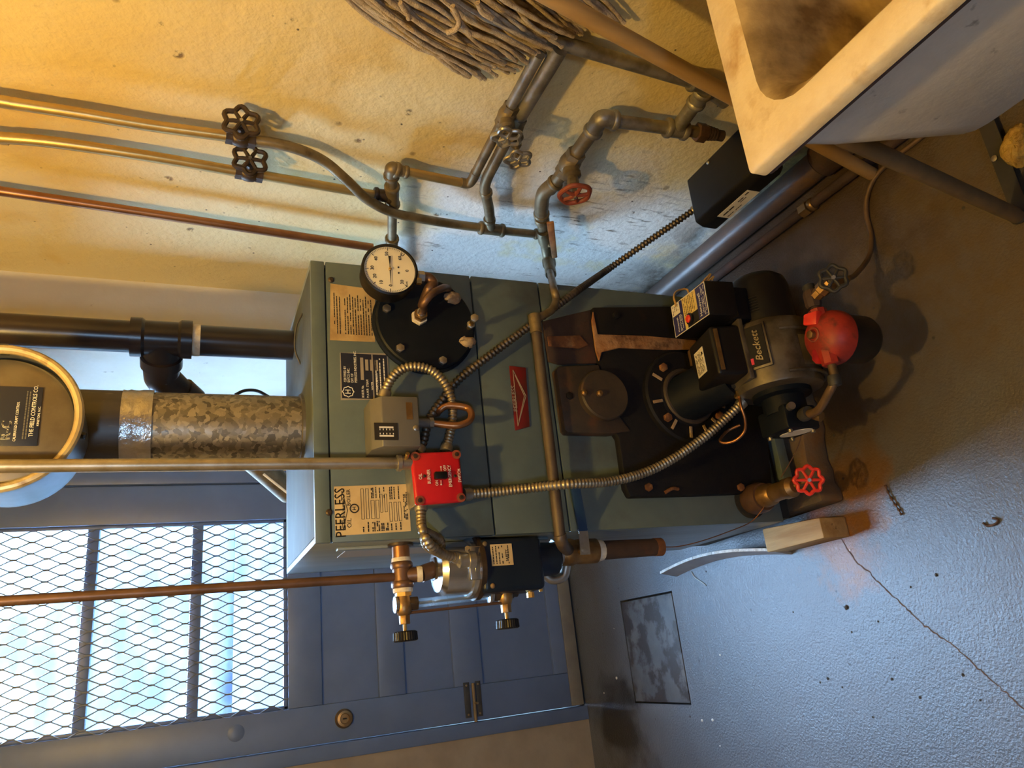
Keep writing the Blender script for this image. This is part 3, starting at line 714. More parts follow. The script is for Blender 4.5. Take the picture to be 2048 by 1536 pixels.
for i, s in enumerate(('BOILER No.', 'M.A.W.P.  STEAM', 'WATER', 'MAX. CAPACITY')):
    text(s, 0.0062, F + V((0.006 if i < 2 else 0.022, 0, -0.044 - i * 0.0095)), XD, ZD, 'ink_white', npl, align='LEFT', sx=0.8)
bars([(0.042, -0.047, wid - 0.012, -0.041)] + [(0.062, -0.0565 - i * 0.0095, 0.085, -0.0505 - i * 0.0095) for i in range(3)], F, XD, ZD, 'plate_silver', npl, 'blank_field', 0.0002)
lines = []
for i in range(3): lines += words(0.012, wid - 0.012, -hgt + 0.026 - i * 0.008, 0.0022, 0.002, 0.007, 0.001)
bars(lines, F, XD, ZD, 'ink_white', npl, th=0.0002)
# maker's plate
mpx = [(668, 973), (816, 968), (822, 1062), (671, 1072)]
mk = plate('maker_label', mpx, 'paper_tan', label='tan maker label with black lettering')
a, c, e = at(671, 1072, Y=-0.0012), at(668, 973, Y=-0.0012), at(822, 1062, Y=-0.0012)
ux = (c - a).normalized(); uz = -((e - a).normalized()); wid, hgt = (c - a).length, (e - a).length
def mp_(x, z): return a + ux * (x * wid) - uz * (z * hgt)
text('PEERLESS', 0.026, mp_(0.46, 0.075), ux, uz, 'ink', mk, spacing=1.05, sx=0.82, depth=0.0003)
text('PEERLESS', 0.026, mp_(0.463, 0.076), ux, uz, 'ink', mk, spacing=1.05, sx=0.82, depth=0.0003)
b = MB()
for p, q in (((0.10, 0.10), (0.50, 0.165)), ((0.50, 0.165), (0.90, 0.10)), ((0.10, 0.10), (0.30, 0.088)), ((0.70, 0.088), (0.90, 0.10))):
    p, q = mp_(*p), mp_(*q); b.tube([p, q], 0.0006, 5)
b.build('diamond_outline', 'ink', mk)
text('HEATING EQUIPMENT', 0.0055, mp_(0.5, 0.115), ux, uz, 'ink', mk, sx=0.8)
text('OIL', 0.011, mp_(0.24, 0.185), ux, uz, 'ink', mk); text('BOILER', 0.0095, mp_(0.76, 0.185), ux, uz, 'ink', mk)
MB().torus(mp_(0.53, 0.255), (0, 1, 0), 0.0075, 0.0012, 24, 6).build('seal_ring', 'ink', mk)
text('H', 0.010, mp_(0.53, 0.255), ux, uz, 'ink', mk, 'seal_letter')
rect = []
def fieldbox(x0, x1, z0, z1, t=0.0006):
    x0, x1, z0, z1 = x0 * wid, x1 * wid, -z0 * hgt, -z1 * hgt
    return [(x0, z0 - t, x1, z0), (x0, z1, x1, z1 + t), (x0, z1, x0 + t, z0), (x1 - t, z1, x1, z0)]
for x0, x1, z0, z1 in ((0.30, 0.93, 0.345, 0.385), (0.30, 0.93, 0.41, 0.45), (0.30, 0.68, 0.475, 0.525), (0.30, 0.68, 0.54, 0.585), (0.42, 0.80, 0.60, 0.635), (0.42, 0.80, 0.66, 0.695), (0.22, 0.62, 0.72, 0.76), (0.22, 0.62, 0.785, 0.825), (0.22, 0.62, 0.845, 0.885)):
    rect += fieldbox(x0, x1, z0, z1)
for i, z in enumerate((0.365, 0.43, 0.49, 0.515, 0.55, 0.575, 0.61, 0.635, 0.67, 0.69, 0.74, 0.80, 0.865)):
    rect += words(0.04 * wid, 0.25 * wid if z < 0.6 else 0.2 * wid, -z * hgt, 0.0022, 0.002, 0.007, 0.0008)
for z in (0.49, 0.51, 0.55, 0.60, 0.66, 0.74, 0.765, 0.80, 0.86): rect += words((0.72 if z < 0.7 else 0.68) * wid, 0.95 * wid, -z * hgt, 0.0018, 0.002, 0.006, 0.0008)
for z in (0.925, 0.945, 0.965): rect += words(0.24 * wid, 0.82 * wid, -z * hgt, 0.0018, 0.002, 0.006, 0.0008)
bars(rect, a, ux, uz, 'ink', mk, th=0.0003)
# red badge
bg = plate('badge', [(1019, 731), (1052, 735), (1060, 853), (1031, 861)], 'badge_red', y=-0.004, th=0.004, label='dark red maker badge', bevel=0.0015)
b = MB()
for p, q in (((1026, 740), (1052, 792)), ((1052, 792), (1036, 852)), ((1026, 740), (1036, 852)), ((1030, 750), (1049, 792)), ((1049, 792), (1038, 842))):
    b.tube([at(*p, Y=-0.0045), at(*q, Y=-0.0045)], 0.0008, 5)
b.build('badge_diamond', 'plate_silver', bg)
text('PEERLESS', 0.012, at(1029, 797, Y=-0.0048), (at(1029, 797, Y=0) - at(1035, 850, Y=0)), (0, 0, 1), 'plate_silver', bg, sx=1.2)

# concrete pad under the boiler, with rust-stained crumbling front edge
b = MB(); n = 26; top = []
fpts = [(-0.045 + 0.64 * i / n, -0.066 - 0.004 * math.sin(i * 0.7) + random.uniform(-0.005, 0.005)) for i in range(n + 1)]
poly = [V((x, y, 0)) for x, y in fpts if x > 0.012] + [V((0.60, 0.46, 0)), V((0.012, 0.46, 0))]
o = b.prism([p + V((0, 0, 0.0)) for p in poly], (0, 0, 0.07)).build('boiler_pad', 'concrete_pad', bevel=0.008)
tag(o, 'rust-stained concrete pad under the boiler', 'pad')
# painted board end and warped strip along the boiler's left foot
o = MB().prism([(-0.051, -0.062, 0), (-0.005, -0.062, 0), (0.004, 0.128, 0), (-0.054, 0.128, 0)], (0, 0, 0.08)).build('wood_block', 'tan_board', bevel=0.004)
tag(o, 'cracked tan wooden block at the front left foot of the boiler', 'wood block')
ws = thing('warped_board', 'warped grey strip with white chipped top edge beside the boiler foot', 'board', (-0.04, 0.38, 0))
n = 22; vs = []
outer, inner = [], []
for i in range(n + 1):
    t = i / n; yv = 0.132 + t * 0.50
    x = -0.050 + 0.030 * math.sin(math.pi * t * 0.9) * 0.9
    outer.append((x, yv))
b = MB(); e = MB()
for i in range(n):
    (x0, y0), (x1, y1) = outer[i], outer[i + 1]
    h0 = 0.055 + 0.012 * (1 - i / n); h1 = 0.055 + 0.012 * (1 - (i + 1) / n)
    f0, f1 = -0.012, -0.012
    b.add([(x0 + f0, y0, 0), (x1 + f1, y1, 0), (x1, y1, h1), (x0, y0, h0), (x0 + f0 + 0.007, y0, 0), (x1 + f1 + 0.007, y1, 0), (x1 + 0.007, y1, h1), (x0 + 0.007, y0, h0)],
          [(0, 1, 2, 3), (4, 7, 6, 5)] + ([(0, 3, 7, 4)] if i == 0 else []) + ([(1, 5, 6, 2)] if i == n - 1 else []))
    j = random.uniform(-0.0008, 0.0008)
    e.add([(x0 - 0.0005, y0, h0), (x1 - 0.0005, y1, h1), (x1 + 0.0075, y1, h1), (x0 + 0.0075, y0, h0), (x0, y0, h0 + 0.003 + j), (x1, y1, h1 + 0.003), (x1 + 0.007, y1, h1 + 0.003), (x0 + 0.007, y0, h0 + 0.003 + j)],
          [(0, 1, 5, 4), (1, 2, 6, 5), (2, 3, 7, 6), (3, 0, 4, 7), (4, 5, 6, 7), (3, 2, 1, 0)])
b.build('strip', 'warped_board', ws, ang=60); e.build('chipped_edge', 'white_edge', ws, ang=60)
# ------------------------------------------------------------------ stove pipe with barometric damper
fx, fy, frr = 0.257, 0.165, 0.069
flue = thing('flue_pipe', 'spangled galvanised stove pipe rising from the boiler top', 'flue', (fx, fy, H))
MB().lathe((fx, fy, H), (0, 0, 1), [(frr, 0), (frr, 0.30)], 48).build('lower_pipe', 'spangled_zinc', flue)
MB().lathe((fx, fy, H + 0.285), (0, 0, 1), [(frr + 0.0015, 0), (frr + 0.0015, 2.45 - H - 0.285)], 48).build('upper_pipe', 'dull_flue', flue)
c = at(270, 860, Y=fy - frr)
b = MB(); prof = [(frr + 0.0035, 0)] + [(frr + 0.003 + random.uniform(-0.0008, 0.0012), 0.052 * i / 8) for i in range(1, 8)] + [(frr + 0.0035, 0.052)]
b.lathe((fx, fy, c.z - 0.026), (0, 0, 1), prof, 56); b.build('foil_tape', 'foil', flue, ang=60)
MB().lathe((fx, fy, H - 0.001), (0, 0, 1), [(frr + 0.006, 0), (frr + 0.005, 0.006), (frr, 0.008)], 48).build('collar', 'dull_flue', flue)
dc = at(-16, 812, Y=-0.035); dc.x = 0.219
dm = thing('barometric_damper', 'round draft damper with yellowed rim on the stove pipe', 'damper', (dc.x, 0.1, dc.z))
RD = 0.118
MB().lathe((dc.x, 0.16, dc.z), (0, -1, 0), [(RD * 0.92, 0), (RD * 0.92, 0.03), (RD, 0.05), (RD, 0.165), (RD - 0.004, 0.165), (RD - 0.004, 0.12), (0, 0.12)], 56).build('body', 'damper_grey', dm)
MB().torus((dc.x, -0.008, dc.z), (0, 1, 0), RD - 0.002, 0.0075, 64, 10).build('rim', 'damper_rim', dm)
fc = MB().lathe((dc.x, 0.03, dc.z), (0, -1, 0), [(RD - 0.012, 0), (RD - 0.012, 0.018), (RD - 0.016, 0.020), (0.0, 0.022)], 56).build('gate', 'damper_face', dm)
q = at(38, 826, Y=0.007)
lp = MB().span((q.x - 0.055, 0.0062, q.z - 0.030), (q.x + 0.045, 0.0075, q.z + 0.036)).build('damper_label', 'plate_navy', dm, bevel=0.0005); lp['label'] = 'black damper label'
F = V((q.x - 0.052, 0.0058, q.z + 0.033))
text('TYPE', 0.007, F + V((0.014, 0, -0.006)), XD, ZD, 'ink_white', lp, align='LEFT')
text('R-C', 0.019, F + V((0.006, 0, -0.019)), XD, ZD, 'ink_white', lp, align='LEFT', spacing=1.05)
text('R-C', 0.019, F + V((0.0066, 0, -0.0192)), XD, ZD, 'ink_white', lp, align='LEFT', spacing=1.05)
text('CALIBRATED DRAFT CONTROL', 0.0055, F + V((0.004, 0, -0.031)), XD, ZD, 'ink_white', lp, align='LEFT', sx=0.85)
lines = words(0.008, 0.09, -0.042, 0.0018, 0.002, 0.006, 0.001) + words(0.008, 0.09, -0.046, 0.0018, 0.002, 0.006, 0.001)
bars(lines, F, XD, ZD, 'grey_box', lp, th=0.0002)
text('THE FIELD CONTROLS CO.', 0.0085, F + V((0.012, 0, -0.053)), XD, ZD, 'ink_white', lp, align='LEFT', sx=0.85)
text('KINSTON, N.C.', 0.005, F + V((0.03, 0, -0.061)), XD, ZD, 'ink_white', lp, align='LEFT')
for s in (-1, 1):
    MB().span((dc.x + s * RD - 0.008, -0.012, dc.z - 0.006), (dc.x + s * RD + 0.006, 0.004, dc.z + 0.006)).build('pivot', 'dark_bar', dm)
a = math.radians(-100); q = V((dc.x + RD * math.cos(a), 0.02, dc.z + RD * math.sin(a)))
hexnut(MB(), q, V((math.cos(a), 0, math.sin(a))), 0.006, 0.008).build('clamp_screw', 'dark_bar', dm)

# ------------------------------------------------------------------ black steam riser with tee and branch
sx, sy, sr = 0.497, 0.285, 0.034
st = thing('steam_riser', 'black iron steam pipe with tee rising behind the stove pipe', 'pipe', (sx, sy, H))
za, zb = at(262, 660, Y=sy).z, at(385, 665, Y=sy).z
MB().cyl((sx, sy, zb), (sx, sy, H - 0.004), sr, seg=28).build('pipe', 'black_pipe', st)
MB().cyl((sx, sy, za), (sx, sy, 2.45), sr, seg=28).build('pipe', 'black_pipe', st)
b = MB().lathe((sx, sy, zb), (0, 0, 1), [(sr + 0.008, 0), (sr + 0.008, 0.022), (sr + 0.003, 0.028), (sr + 0.003, za - zb - 0.028), (sr + 0.008, za - zb - 0.022), (sr + 0.008, za - zb)], 28)
zm = (za + zb) / 2; bd = V((-0.55, 0.83, 0)).normalized()
b.lathe((sx, sy, zm), bd, [(sr + 0.003, 0), (sr + 0.003, 0.045), (sr + 0.009, 0.047), (sr + 0.009, 0.07)], 28); b.build('tee', 'black_pipe', st)
MB().lathe((sx, sy, zb - 0.016), (0, 0, 1), [(sr + 0.001, 0), (sr + 0.001, 0.016)], 28).build('thread_tape', 'white_tape', st)
e0 = V((sx, sy, zm)) + bd * 0.06
e1 = e0 + bd * 0.05; dn = (bd * 0.75 + V((0, 0, -0.66))).normalized(); e2 = e1 + dn * 0.07
MB().tube(crom([e0, e0 + bd * 0.03, e1 + V((0, 0, -0.006)), e2], 8), sr + 0.003, 24).build('elbow', 'black_pipe', st)
MB().cyl(e2 - dn * 0.02, e2 + dn * 0.02, sr + 0.009, seg=24).build('elbow_collar', 'black_pipe', st)
MB().cyl(e2, e2 + dn * 0.40, sr * 0.9, seg=24).build('branch_pipe', 'dull_pipe', st)

# ------------------------------------------------------------------ conduit and red switch
ca, cb = V((0.128, -0.045, 2.45)), V((0.131, -0.045, 1.03))
cd = thing('conduit', 'straight steel conduit running down to the red switch box', 'conduit', (0.13, -0.045, 1.0))
MB().cyl(ca, cb, 0.0105, seg=18).build('tube', 'bronze_paint' if False else 'conduit_steel', cd)
MB().lathe(cb + V((0, 0, -0.024)), (0, 0, 1), [(0.013, 0), (0.013, 0.02), (0.0155, 0.022), (0.0155, 0.029), (0.012, 0.030)], 18).build('connector', 'steel', cd)
MB().cyl(cb + V((0.006, -0.01, -0.010)), cb + V((0.012, -0.022, -0.010)), 0.004, seg=10).build('set_screw', 'brass', cd)
sw = thing('emergency_switch', 'red emergency switch box on the boiler front', 'switch box', (0.115, -0.04, 0.95))
poly = [at(x, y, Y=-0.055) for x, y in ((822, 905), (916, 902), (928, 985), (926, 1004), (832, 1010))]
poly = [at(x, y, Y=-0.055) for x, y in ((820, 906), (918, 902), (929, 1004), (831, 1011))]
zc = sum((p for p in poly), V()) / 4
MB().prism([p.lerp(zc, 0.03) + V((0, 0.055, 0)) for p in poly], (0, -0.046, 0)).build('junction_box', 'steel', sw, bevel=0.003)
cvr = MB(); xs = [p.x for p in poly]
cvr.prism([p + V((0, 0.009, 0)) for p in poly], (0, -0.013, 0)); cvr = cvr.build('cover', 'red_enamel', sw, bevel=0.006, bseg=3)
for p in poly:
    q = p.lerp(zc, 0.16) + V((0, -0.0045, 0)); MB().lathe(q, (0, -1, 0), [(0.0085, 0), (0.0085, 0.0012), (0.007, 0.0012)], 18).build('corner_recess', 'old_red_wheel', cvr)
    MB().lathe(q, (0, -1, 0), [(0.0042, 0), (0.0042, 0.003), (0.002, 0.0035)], 12).build('screw', 'dark_bronze', cvr)
yf = -0.0608
ctr = at(880, 952, Y=yf)
MB().box(ctr + V((0, -0.004, 0)), (0.013, 0.012, 0.024)).build('toggle', 'black_plastic', cvr, bevel=0.002)
for s, px, sz in (('OIL', (841, 953), 0.0085), ('BURNER', (858, 953), 0.0085), ('EMERGENCY', (900, 952), 0.0085), ('SWITCH', (919, 951), 0.008)):
    text(s, sz, at(*px, Y=yf), XD, ZD, 'ink_white', cvr, sx=0.85)
text('ON', 0.0075, at(874, 966, Y=yf), XD, ZD, 'ink_white', cvr, sx=0.85); text('OFF', 0.0075, at(890, 936, Y=yf), XD, ZD, 'ink_white', cvr, sx=0.85)
for px, s in (((882, 965), -1), ((882, 938), 1)):
    q = at(*px, Y=yf); bars([(-0.004, -0.0005, 0.004, 0.0005), (s * 0.004 - 0.001, -0.0015, s * 0.004 + 0.001, 0.0015)], q, XD, ZD, 'ink_white', cvr, 'arrow', 0.0004)
for px in ((849, 952), (910, 952)):
    MB().lathe(at(*px, Y=yf), (0, -1, 0), [(0.003, 0), (0.003, 0.001), (0.0015, 0.0016)], 10).build('screw', 'dark_bronze', cvr)

# ------------------------------------------------------------------ grey pressure control with siphon loop
pc = thing('pressure_control', 'grey pressure control box with sloped hood on the boiler front', 'control box', (0.21, -0.04, 1.0))
fpx = [(757, 791), (836, 798), (838, 893), (762, 893)]
fp = [at(x, y, Y=-0.075) for x, y in fpx]
x0, x1 = min(p.x for p in fp), max(p.x for p in fp); z1, z0 = max(p.z for p in fp), min(p.z for p in fp)
zt = z1 + 0.012
poly = [(x0, 0, z0), (x0, -0.075, z0), (x0, -0.075, z1 - 0.004), (x0, -0.050, zt), (x0, 0, zt)]
MB().prism(poly, (x1 - x0, 0, 0)).build('housing', 'grey_box', pc, bevel=0.003)
q = at(797, 878, Y=-0.076)
g = MB().span((x0 + 0.012, -0.0762, z0 + 0.042), (x0 + 0.044, -0.075, z0 + 0.085)).build('scale_window', 'ink', pc)
bars([(0.006, 0.008, 0.009, 0.034), (0.022, 0.008, 0.025, 0.034)] + [(0.010, 0.008 + i * 0.006, 0.013, 0.0095 + i * 0.006) for i in range(5)] + [(0.018, 0.008 + i * 0.006, 0.021, 0.0095 + i * 0.006) for i in range(5)], (x0 + 0.012, -0.0763, z0 + 0.042), XD, ZD, 'ink_white', g, 'scale_marks', 0.0003)
MB().span((x1 - 0.045, -0.0758, z0 + 0.012), (x1 - 0.012, -0.075, z0 + 0.024)).build('brand_tag', 'old_brass', pc)
MB().lathe((x1 - 0.062, -0.075, z0 + 0.008), (0, -1, 0), [(0.0055, 0), (0.0055, 0.003), (0.003, 0.0045)], 14).build('screw', 'steel', pc)
# siphon loop
zs = z0; xs_ = (x0 + x1) / 2 - 0.004
lp = [V((xs_, -0.04, zs)), V((xs_, -0.04, zs - 0.028))]
c = at(905, 831, Y=-0.045)
base = at(862, 846, Y=-0.045)
loop = [base, at(885, 849, Y=-0.05), at(915, 851, Y=-0.058), at(937, 843, Y=-0.06), at(943, 830, Y=-0.055), at(936, 817, Y=-0.045), at(915, 812, Y=-0.038), at(892, 812, Y=-0.03), at(878, 822, Y=-0.02), at(874, 828, Y=0.002)]
MB().tube(crom(loop, 8), 0.0068, 14).build('siphon_loop', 'copper', pc, ang=60)
MB().cyl(V((base.x, -0.045, zs + 0.002)), base, 0.0085, seg=14).build('siphon_nipple', 'grey_box', pc)
hexnut(MB(), base + V((0, 0, 0.004)), (0, 0, -1), 0.0105, 0.008).build('siphon_nut', 'steel', pc)

# ------------------------------------------------------------------ flexible conduits
def conduit(label, path, r, mat, ends=True):
    t = thing('flexible_conduit', label, 'conduit', path[0])
    flex(path, r, mat, t)
    for p, q in ((path[0], path[1]), (path[-1], path[-2])):
        if ends: d = (V(q) - V(p)).normalized(); MB().lathe(V(p) - d * 0.004, d, [(r * 1.25, 0), (r * 1.25, 0.012), (r * 1.05, 0.016)], 14).build('connector', 'steel', t)
    return t
conduit('flexible steel conduit arching from the grey control down behind the copper loop',
        [at(768, 792, Y=-0.03), at(778, 765, Y=-0.035), at(800, 741, Y=-0.04), at(830, 733, Y=-0.045), at(865, 742, Y=-0.045), at(890, 768, Y=-0.04), at(903, 800, Y=-0.03), at(905, 840, Y=-0.02), at(898, 875, Y=-0.02), at(892, 900, Y=-0.025)], 0.0095, 'flex_steel')
conduit('long dark flexible conduit running from the red switch to the black wall box',
        [at(838, 903, Y=-0.022), at(848, 880, Y=-0.018), at(858, 840, Y=-0.016), at(885, 800, Y=-0.016), at(920, 757, Y=-0.02), at(990, 703, Y=-0.028), at(1065, 648, Y=-0.035), at(1150, 585, Y=-0.03), at(1210, 543, X=0.64), at(1290, 487, X=0.70), at(1350, 446, X=0.74), at(1392, 417, X=0.765)], 0.0088, 'flex_dark')
conduit('flexible steel conduit sweeping from the red switch down to the oil burner',
        [at(932, 989, Y=-0.035), at(1000, 983, Y=-0.035), at(1070, 975, Y=-0.05), at(1140, 968, Y=-0.085), at(1220, 963, Y=-0.08), at(1290, 945, Y=-0.08), at(1350, 915, Y=-0.09), at(1410, 873, Y=-0.11), at(1450, 838, Y=-0.13), at(1484, 806, Y=-0.15)], 0.0098, 'flex_steel')
conduit('flexible steel conduit looping from the red switch to the low-water cutoff',
        [at(842, 1012, Y=-0.03), at(842, 1040, Y=-0.04), at(846, 1062, Y=-0.05), at(858, 1068, Y=-0.03), at(880, 1082, Y=0.0), at(878, 1102, Y=0.01), at(856, 1092, Y=-0.02), at(850, 1074, Y=-0.055), at(862, 1092, Y=-0.05), at(885, 1108, Y=-0.02), at(916, 1116, Y=0.0)], 0.0095, 'flex_steel')

# ------------------------------------------------------------------ pressure gauge and its pigtail
gc = at(779, 541, Y=-0.085)
gg = thing('pressure_gauge', 'round black-cased pressure gauge with cream dial', 'gauge', gc)
gn = V((-0.03, -1, 0.05)).normalized(); gx = V((1, 0, 0)) - gn * gn.x; gx.normalize(); gz = gx.cross(gn) * -1
gz = gn.cross(gx) * 1.0
if gz.z < 0: gz = -gz
RG = 0.055
MB().lathe(gc - gn * 0.038, gn, [(RG * 0.9, 0), (RG * 0.96, 0.003), (RG * 0.98, 0.030), (RG, 0.031), (RG, 0.044), (RG - 0.004, 0.046), (RG - 0.005, 0.041), (0, 0.041)], 48).build('case', 'black_plastic', gg)
dl = MB().lathe(gc + gn * 0.002, gn, [(RG - 0.0055, 0), (RG - 0.0055, 0.0018), (0, 0.0018)], 48).build('dial', 'dial', gg)
F = gc + gn * 0.0042
def gp_(a, r): return F + gx * (math.cos(math.radians(a)) * r) + gz * (math.sin(math.radians(a)) * r)
for s, a in (('0', 180), ('10', 148), ('20', 118), ('30', 88), ('40', 50), ('50', 8), ('60', -38), ('30', 222), ('0', 270)):
    if (s, a) == ('0', 270): s = '0'
    text(s, 0.0095, gp_(a, 0.034), gx, gz, 'ink', dl, 'numeral')
text('PSI', 0.0045, gp_(-35, 0.042), gx, gz, 'ink', dl, 'unit'); text('IN.HG', 0.004, gp_(228, 0.043), gx, gz, 'ink', dl, 'unit')
b = MB()
for i in range(61):
    a = 222 - i * (262 / 60.0); r0, r1 = (0.041, 0.048) if i % 10 == 0 else (0.045, 0.048)
    p, q = gp_(a, r0), gp_(a, r1); b.tube([p, q], 0.00065 if i % 10 == 0 else 0.00035, 4)
b.build('tick_marks', 'ink', dl)
b = MB().prism([gp_(180, 0.040) + gn * 0.002, gp_(90, 0.0012) + gn * 0.002, gp_(0, 0.020) + gn * 0.002, gp_(270, 0.0012) + gn * 0.002], gn * 0.0006)
b.prism([gp_(4, 0.005) + gn * 0.002, gp_(5, 0.028) + gn * 0.002, gp_(-5, 0.028) + gn * 0.002, gp_(-4, 0.005) + gn * 0.002], gn * 0.0008)
b.build('needle', 'ink', gg); MB().lathe(F, gn, [(0.003, 0), (0.003, 0.004), (0.0015, 0.005)], 14).build('needle_hub', 'brass', gg)
for a in (-110, -70): MB().lathe(gp_(a, 0.018), gn, [(0.0018, 0), (0.0018, 0.0006)], 10).build('dial_screw', 'ink', dl)
q0 = gc - gn * 0.02 - gz * (RG - 0.006); q1 = q0 - gz * 0.024
MB().cyl(q0, q1, 0.008, seg=14).build('stem', 'old_brass', gg); hexnut(MB(), q1 + gz * 0.012, -gz, 0.013, 0.012).build('stem_nut', 'steel', gg)
hexnut(MB(), q0 + V((-0.012, -0.006, -0.006)), -gz, 0.007, 0.010).build('side_plug', 'brass', gg)
pg = [q1 + gz * 0.004, q1 - gz * 0.010, q1 - gz * 0.018 + V((-0.012, 0, 0)), at(858, 578, Y=-0.07), at(850, 598, Y=-0.045), at(845, 612, Y=-0.02)]
t = thing('gauge_pigtail', 'copper elbow joining the pressure gauge to the black cover', 'pipe', pg[-1])
MB().tube(crom(pg, 8), 0.0105, 16).build('tube', 'copper_dark', t, ang=60)
nut = at(838, 636, Y=-0.022)
cp = thing('copper_bend', 'bent copper tube screwed into the centre of the round black cover', 'pipe', nut)
hexnut(MB(), nut + V((0, 0.004, 0)), (0, -1, 0.05), 0.017, 0.012).build('flange_nut', 'white_tape', cp, bevel=0.001)
hexnut(MB(), nut + V((0, -0.008, 0)), (0.05, -1, 0.1), 0.014, 0.014).build('compression_nut', 'old_brass', cp, bevel=0.001)
MB().lathe(nut + V((0.001, -0.02, 0.001)), (0.05, -1, 0.1), [(0.0095, 0), (0.0095, 0.006)], 14).build('solder_ring', 'bright_steel', cp)
MB().tube(crom([nut + V((0, -0.016, 0)), nut + V((0.003, -0.034, 0.0)), at(848, 607, Y=-0.085), at(864, 588, Y=-0.095), at(884, 577, Y=-0.075), at(893, 576, Y=-0.04), at(896, 578, Y=-0.02)], 8), 0.0078, 14).build('tube', 'copper_dark', cp, ang=60)

# ------------------------------------------------------------------ left copper riser, water column fittings, sight glass
YC = 0.05
zt = at(812, 1150, Y=YC).z
cz = 1.012
cr = thing('copper_riser', 'thin copper pipe dropping from above to the water column left of the boiler', 'pipe', (-0.06, YC, cz))
MB().cyl((-0.054, YC, 2.45), (-0.061, YC, cz + 0.012), 0.0082, seg=16).build('tube', 'copper_dark', cr)
wc = thing('water_column', 'brass and copper water column fittings beside the boiler top left', 'pipe fittings', (-0.06, YC, cz))
MB().cyl((0.002, YC, cz), (-0.045, YC, cz), 0.0165, seg=20).build('nipple', 'copper', wc)
MB().lathe((-0.0005, YC, cz), (-1, 0, 0), [(0.024, 0), (0.024, 0.005), (0.018, 0.006)], 24).build('escutcheon', 'dark_bronze', wc)
b = MB().cyl((-0.036, YC, cz), (-0.080, YC, cz), 0.0175, seg=20); collar(b, (-0.041, YC, cz), (1, 0, 0), 0.021, 0.013); collar(b, (-0.076, YC, cz), (1, 0, 0), 0.021, 0.013)
b.cyl((-0.060, YC, cz), (-0.060, YC - 0.012, cz - 0.035), 0.014, seg=18); b.build('tee', 'copper_dark', wc)
for x in (-0.033, -0.086): MB().lathe((x - 0.004, YC, cz), (1, 0, 0), [(0.0178, 0), (0.0185, 0.004), (0.0178, 0.010)], 18).build('thread_tape', 'white_tape', wc)
k0 = V((-0.060, YC - 0.012, cz - 0.033)); k1 = V((-0.052, YC - 0.006, cz - 0.062))
MB().lathe(k0 + V((0, 0, 0.008)), (0, -0.2, -1), [(0.0145, 0), (0.015, 0.005), (0.0145, 0.010)], 16).build('thread_tape', 'white_tape', wc)
MB().tube(crom([k0, (k0 + k1) / 2, k1], 5), 0.0155, 16).build('elbow', 'copper_dark', wc)
hexnut(MB(), k1 + V((0, 0, 0.004)), (0, 0, -1), 0.024, 0.018).build('union', 'dark_bronze', wc, bevel=0.001)
hexnut(MB(), k1 + V((0, 0, -0.018)), (0, 0, -1), 0.019, 0.012).build('union', 'copper_dark', wc, bevel=0.001)
b = MB().cyl((-0.05, YC + 0.02, cz - 0.05), (-0.05, YC + 0.055, cz - 0.05), 0.012, seg=14); b.build('side_plug', 'copper_dark', wc)
def gauge_cock(z, upper):
    t = thing('gauge_cock', ('upper' if upper else 'lower') + ' brass sight-glass valve with ribbed black knob', 'valve', (-0.15, YC, z), 'sight glass valves')
    x0 = -0.085 if upper else -0.081
    b = MB(); hexnut(b, (x0, YC, z), (-1, 0, 0), 0.0155, 0.012)
    b.lathe((x0 - 0.010, YC, z), (-1, 0, 0), [(0.012, 0), (0.013, 0.006), (0.016, 0.016), (0.015, 0.026), (0.012, 0.034), (0.010, 0.036)], 18)
    b.build('body', 'dark_bronze' if False else 'old_brass', t)
    xg = x0 - 0.026
    hexnut(MB(), (xg, YC, z), (0, 0, -1 if upper else 1), 0.0135, 0.026).build('gland_nut', 'dark_bronze', t, bevel=0.001)
    if upper: MB().lathe((xg, YC, z), (0, 0, 1), [(0.012, 0), (0.012, 0.012), (0.015, 0.013), (0.015, 0.017)], 16).build('top_cap', 'bright_steel', t)
    else: MB().lathe((xg, YC, z), (0, 0.3, -1), [(0.010, 0), (0.010, 0.018), (0.007, 0.020), (0.007, 0.030)], 14).build('drain_spout', 'dark_bronze', t)
    hexnut(MB(), (x0 - 0.045, YC, z), (-1, 0, 0), 0.0105, 0.016).build('packing_nut', 'old_brass', t, bevel=0.0008)
    MB().cyl((x0 - 0.058, YC, z), (x0 - 0.076, YC, z), 0.0035, seg=10).build('stem', 'brass', t)
    b = MB(); kx = x0 - 0.073; n = 30; prof = []
    u, w = V((0, 1, 0)), V((0, 0, 1)); vs = []; fs = []; n2 = n * 2
    for h, rr in ((0, 0.80), (-0.002, 0.97), (-0.016, 1.0), (-0.018, 0.85)):
        for i in range(n2):
            a = 2 * math.pi * i / n2; r = 0.0225 * rr * (1.0 if i % 2 else 0.955)
            vs.append(V((kx + h, YC, z)) + u * (math.cos(a) * r) + w * (math.sin(a) * r))
    for j in range(3):
        for i in range(n2):
            q = (i + 1) % n2; fs.append((j * n2 + i, j * n2 + q, (j + 1) * n2 + q, (j + 1) * n2 + i))
    fs += [tuple(range(n2)), tuple(3 * n2 + i for i in range(n2))]
    b.add(vs, fs).build('knob', 'black_plastic', t, ang=20)
    return xg
zl = at(1010, 1195, Y=YC).z
xg = gauge_cock(cz, True); xl = gauge_cock(zl, False)
sg = thing('sight_glass', 'clear glass water gauge tube with copper guard rod between its two valves', 'sight glass', (xg, YC, zl))
MB().cyl((xg, YC, cz - 0.02), (xl, YC, zl + 0.02), 0.0082, seg=18).build('tube', 'gauge_glass_tube', sg)
MB().cyl((xg + 0.0, YC + 0.006, cz - 0.02), (xl, YC + 0.006, zl + 0.02), 0.0035, seg=10).build('water_line', 'bright_steel', sg)
